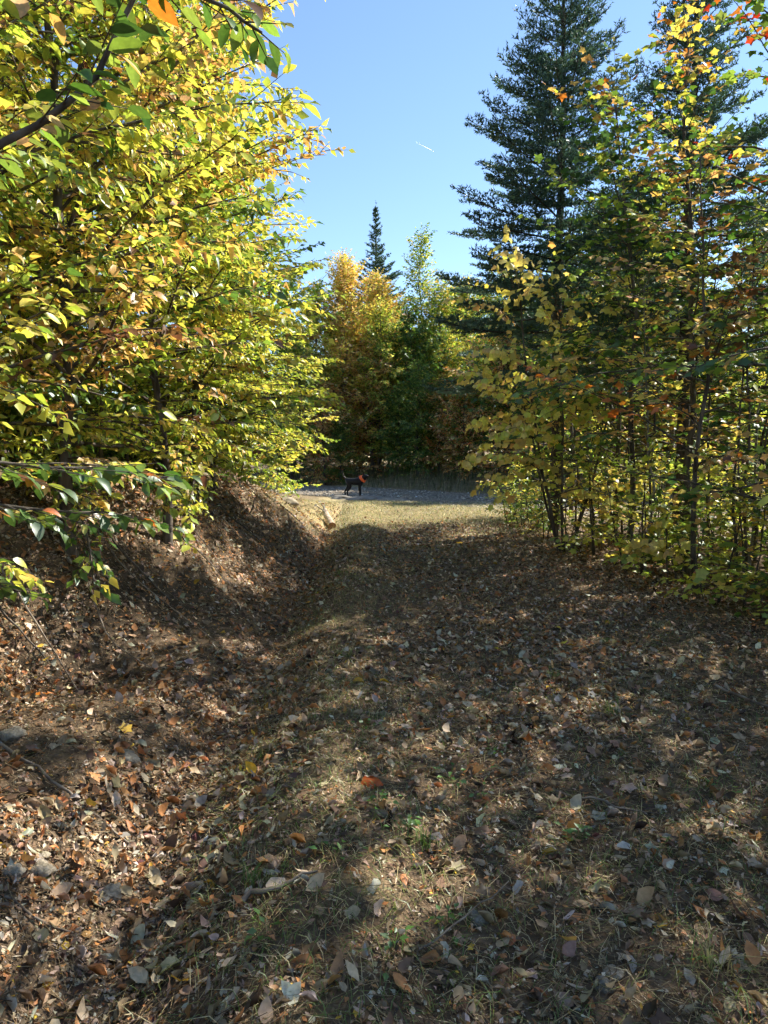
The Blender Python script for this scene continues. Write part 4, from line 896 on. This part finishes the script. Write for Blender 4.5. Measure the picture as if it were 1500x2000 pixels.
# ------------------------------------------------------------------ the dog
def dog():
    loc = at(-1.02, 25.6); loc = (loc[0], loc[1], loc[2] + .02)
    root = empty('dog', loc, 'black dog with orange neckerchief standing on the gravel road, tail raised', 'dog')
    vs = []; ed = []; rd = []
    def v(p, r, par=None):
        vs.append((p[0] * .88, p[1], p[2] * 1.2)); r = r if isinstance(r, tuple) else (r, r); rd.append((r[0] * 1.14, r[1] * 1.14)); i = len(vs) - 1
        if par is not None: ed.append((par, i))
        return i
    pel = v((-.30, 0, .48), (.125, .115)); mid = v((-.06, 0, .465), (.13, .12), pel); ch = v((.16, 0, .45), (.155, .145), mid); nb = v((.28, -.01, .53), (.115, .11), ch)
    nk = v((.36, -.03, .60), (.09, .088), nb); hd = v((.42, -.06, .645), (.092, .086), nk); mz = v((.50, -.11, .635), (.048, .045), hd); nose = v((.545, -.14, .625), (.032, .03), mz)
    t1 = v((-.40, 0, .55), .036, pel); t2 = v((-.49, 0, .61), .028, t1); t3 = v((-.545, 0, .71), .023, t2); t4 = v((-.55, 0, .82), .012, t3)
    for sy, dx, fx in ((-1, .05, .02), (1, -.08, -.03)):
        h = v((-.31 + dx * .3, sy * .075, .44), (.078, .07), pel); k = v((-.24 + dx, sy * .085, .32), (.052, .048), h); hk = v((-.39 + dx, sy * .085, .17), (.028, .026), k); pw = v((-.36 + dx, sy * .085, .035), (.026, .026), hk); v((-.30 + dx, sy * .085, .022), (.026, .02), pw)
        s_ = v((.19, sy * .075, .40), (.066, .058), ch); e = v((.165 + fx, sy * .08, .28), (.042, .04), s_); wr = v((.19 + fx, sy * .078, .13), (.030, .028), e); p = v((.19 + fx, sy * .078, .035), (.028, .028), wr); v((.24 + fx, sy * .078, .022), (.027, .02), p)
    me = bpy.data.meshes.new('body'); me.from_pydata(vs, ed, []); ob = bpy.data.objects.new('body', me); COL.objects.link(ob)
    sk = ob.modifiers.new('skin', 'SKIN'); sk.use_smooth_shade = True; ob.modifiers.new('sub', 'SUBSURF').levels = 2
    for i, r in enumerate(rd): me.skin_vertices[0].data[i].radius = r
    me.skin_vertices[0].data[0].use_root = True
    bpy.context.view_layer.update(); dg = bpy.context.evaluated_depsgraph_get(); m2 = bpy.data.meshes.new_from_object(ob.evaluated_get(dg)); ob.modifiers.clear(); ob.data = m2; m2.materials.clear(); m2.materials.append(M['fur']); ob.parent = root
    m2.polygons.foreach_set('use_smooth', np.ones(len(m2.polygons), bool))
    W = lambda *p: Vector((p[0] * .88, p[1], p[2] * 1.2))
    f = Vector((.5, -.43, -.12)).normalized()
    sdv = f.cross(Vector((0, 0, 1))).normalized()
    for sg in (-1, 1):   # ears, eyes
        b = W(.415, -.05, .722) + sdv * sg * .055
        pts = [b + Vector((0, 0, .01)), b + sdv * sg * .025 - f * .03 + Vector((0, 0, -.01)), b + sdv * sg * .045 + Vector((0, 0, -.09)) - f * .01, b + sdv * sg * .035 + f * .03 + Vector((0, 0, -.06))]
        bm = bmesh.new(); vv = [bm.verts.new(p) for p in pts]; bm.faces.new(vv); r = bmesh.ops.solidify(bm, geom=bm.faces[:], thickness=.012); em = bpy.data.meshes.new('ear'); bm.to_mesh(em); bm.free(); em.materials.append(M['fur']); link('ear', em, root)
        bm = bmesh.new(); bmesh.ops.create_icosphere(bm, subdivisions=2, radius=.011); em = bpy.data.meshes.new('eye'); bm.to_mesh(em); bm.free(); em.materials.append(M['eye']); o = link('eye', em, root); o.location = W(.482, -.094, .68) + sdv * sg * .034
    bm = bmesh.new(); bmesh.ops.create_icosphere(bm, subdivisions=2, radius=.022); em = bpy.data.meshes.new('nose'); bm.to_mesh(em); bm.free(); em.materials.append(M['eye']); o = link('nose', em, root); o.location = W(.572, -.155, .632); o.scale = (1, 1, .8)
    # neckerchief: a wide band round the base of the neck with a hanging point
    a = np.array(W(.265, -.008, .535)); b = np.array(W(.345, -.022, .585)); d = nrmz(b - a); s1 = nrmz(np.cross(d, [0, 1., 0])); s2 = np.cross(d, s1); k = 18; th = np.arange(k) * 2 * math.pi / k
    V = []
    for f_, r in ((-.1, .152), (.1, .152), (.5, .14), (.85, .122), (.85, .11), (-.1, .14)):
        V.append(a + (b - a) * f_ + r * (np.cos(th)[:, None] * s1 + np.sin(th)[:, None] * s2))
    V = np.concatenate(V); q = [(r * k + i, r * k + (i + 1) % k, ((r + 1) % 6) * k + (i + 1) % k, ((r + 1) % 6) * k + i) for r in range(6) for i in range(k)]
    link('neckerchief', mesh_np('neckerchief', V, None, q, M['orange'], None, True), root)
    root.rotation_euler = (0, 0, math.radians(-8)); root.scale = (1.0,) * 3
dog()

# ------------------------------------------------------------------ contrail high in the sky
def contrail():
    def ray(px, py, dist):
        x = (px - 750) / F_PX; z = (1000 - py) / F_PX; c, s = math.cos(PITCH), math.sin(PITCH); v = np.array([x, c - z * s, s + z * c]); return np.array([0, 0, CAM_Z]) + v * dist
    A = ray(811, 277, 6000); B = ray(848, 296, 6000); s = np.linspace(0, 1, 8)[:, None]; P = A + (B - A) * s
    V, q = tube(P - A, np.array([.3, .8, 1.2, 1.6, 1.8, 1.8, 1.6, 1.0]), 8); m, t, out = new_mat('vapour'); d = N(t, 'ShaderNodeBsdfTranslucent'); d.inputs[0].default_value = (.9, .9, .9, 1); t.links.new(d.outputs[0], out.inputs[0])
    o = link('contrail', mesh_np('contrail', V, None, q, m, None, True)); o.location = A; tag(o, 'short thin white contrail high in the blue sky', 'contrail')
contrail()
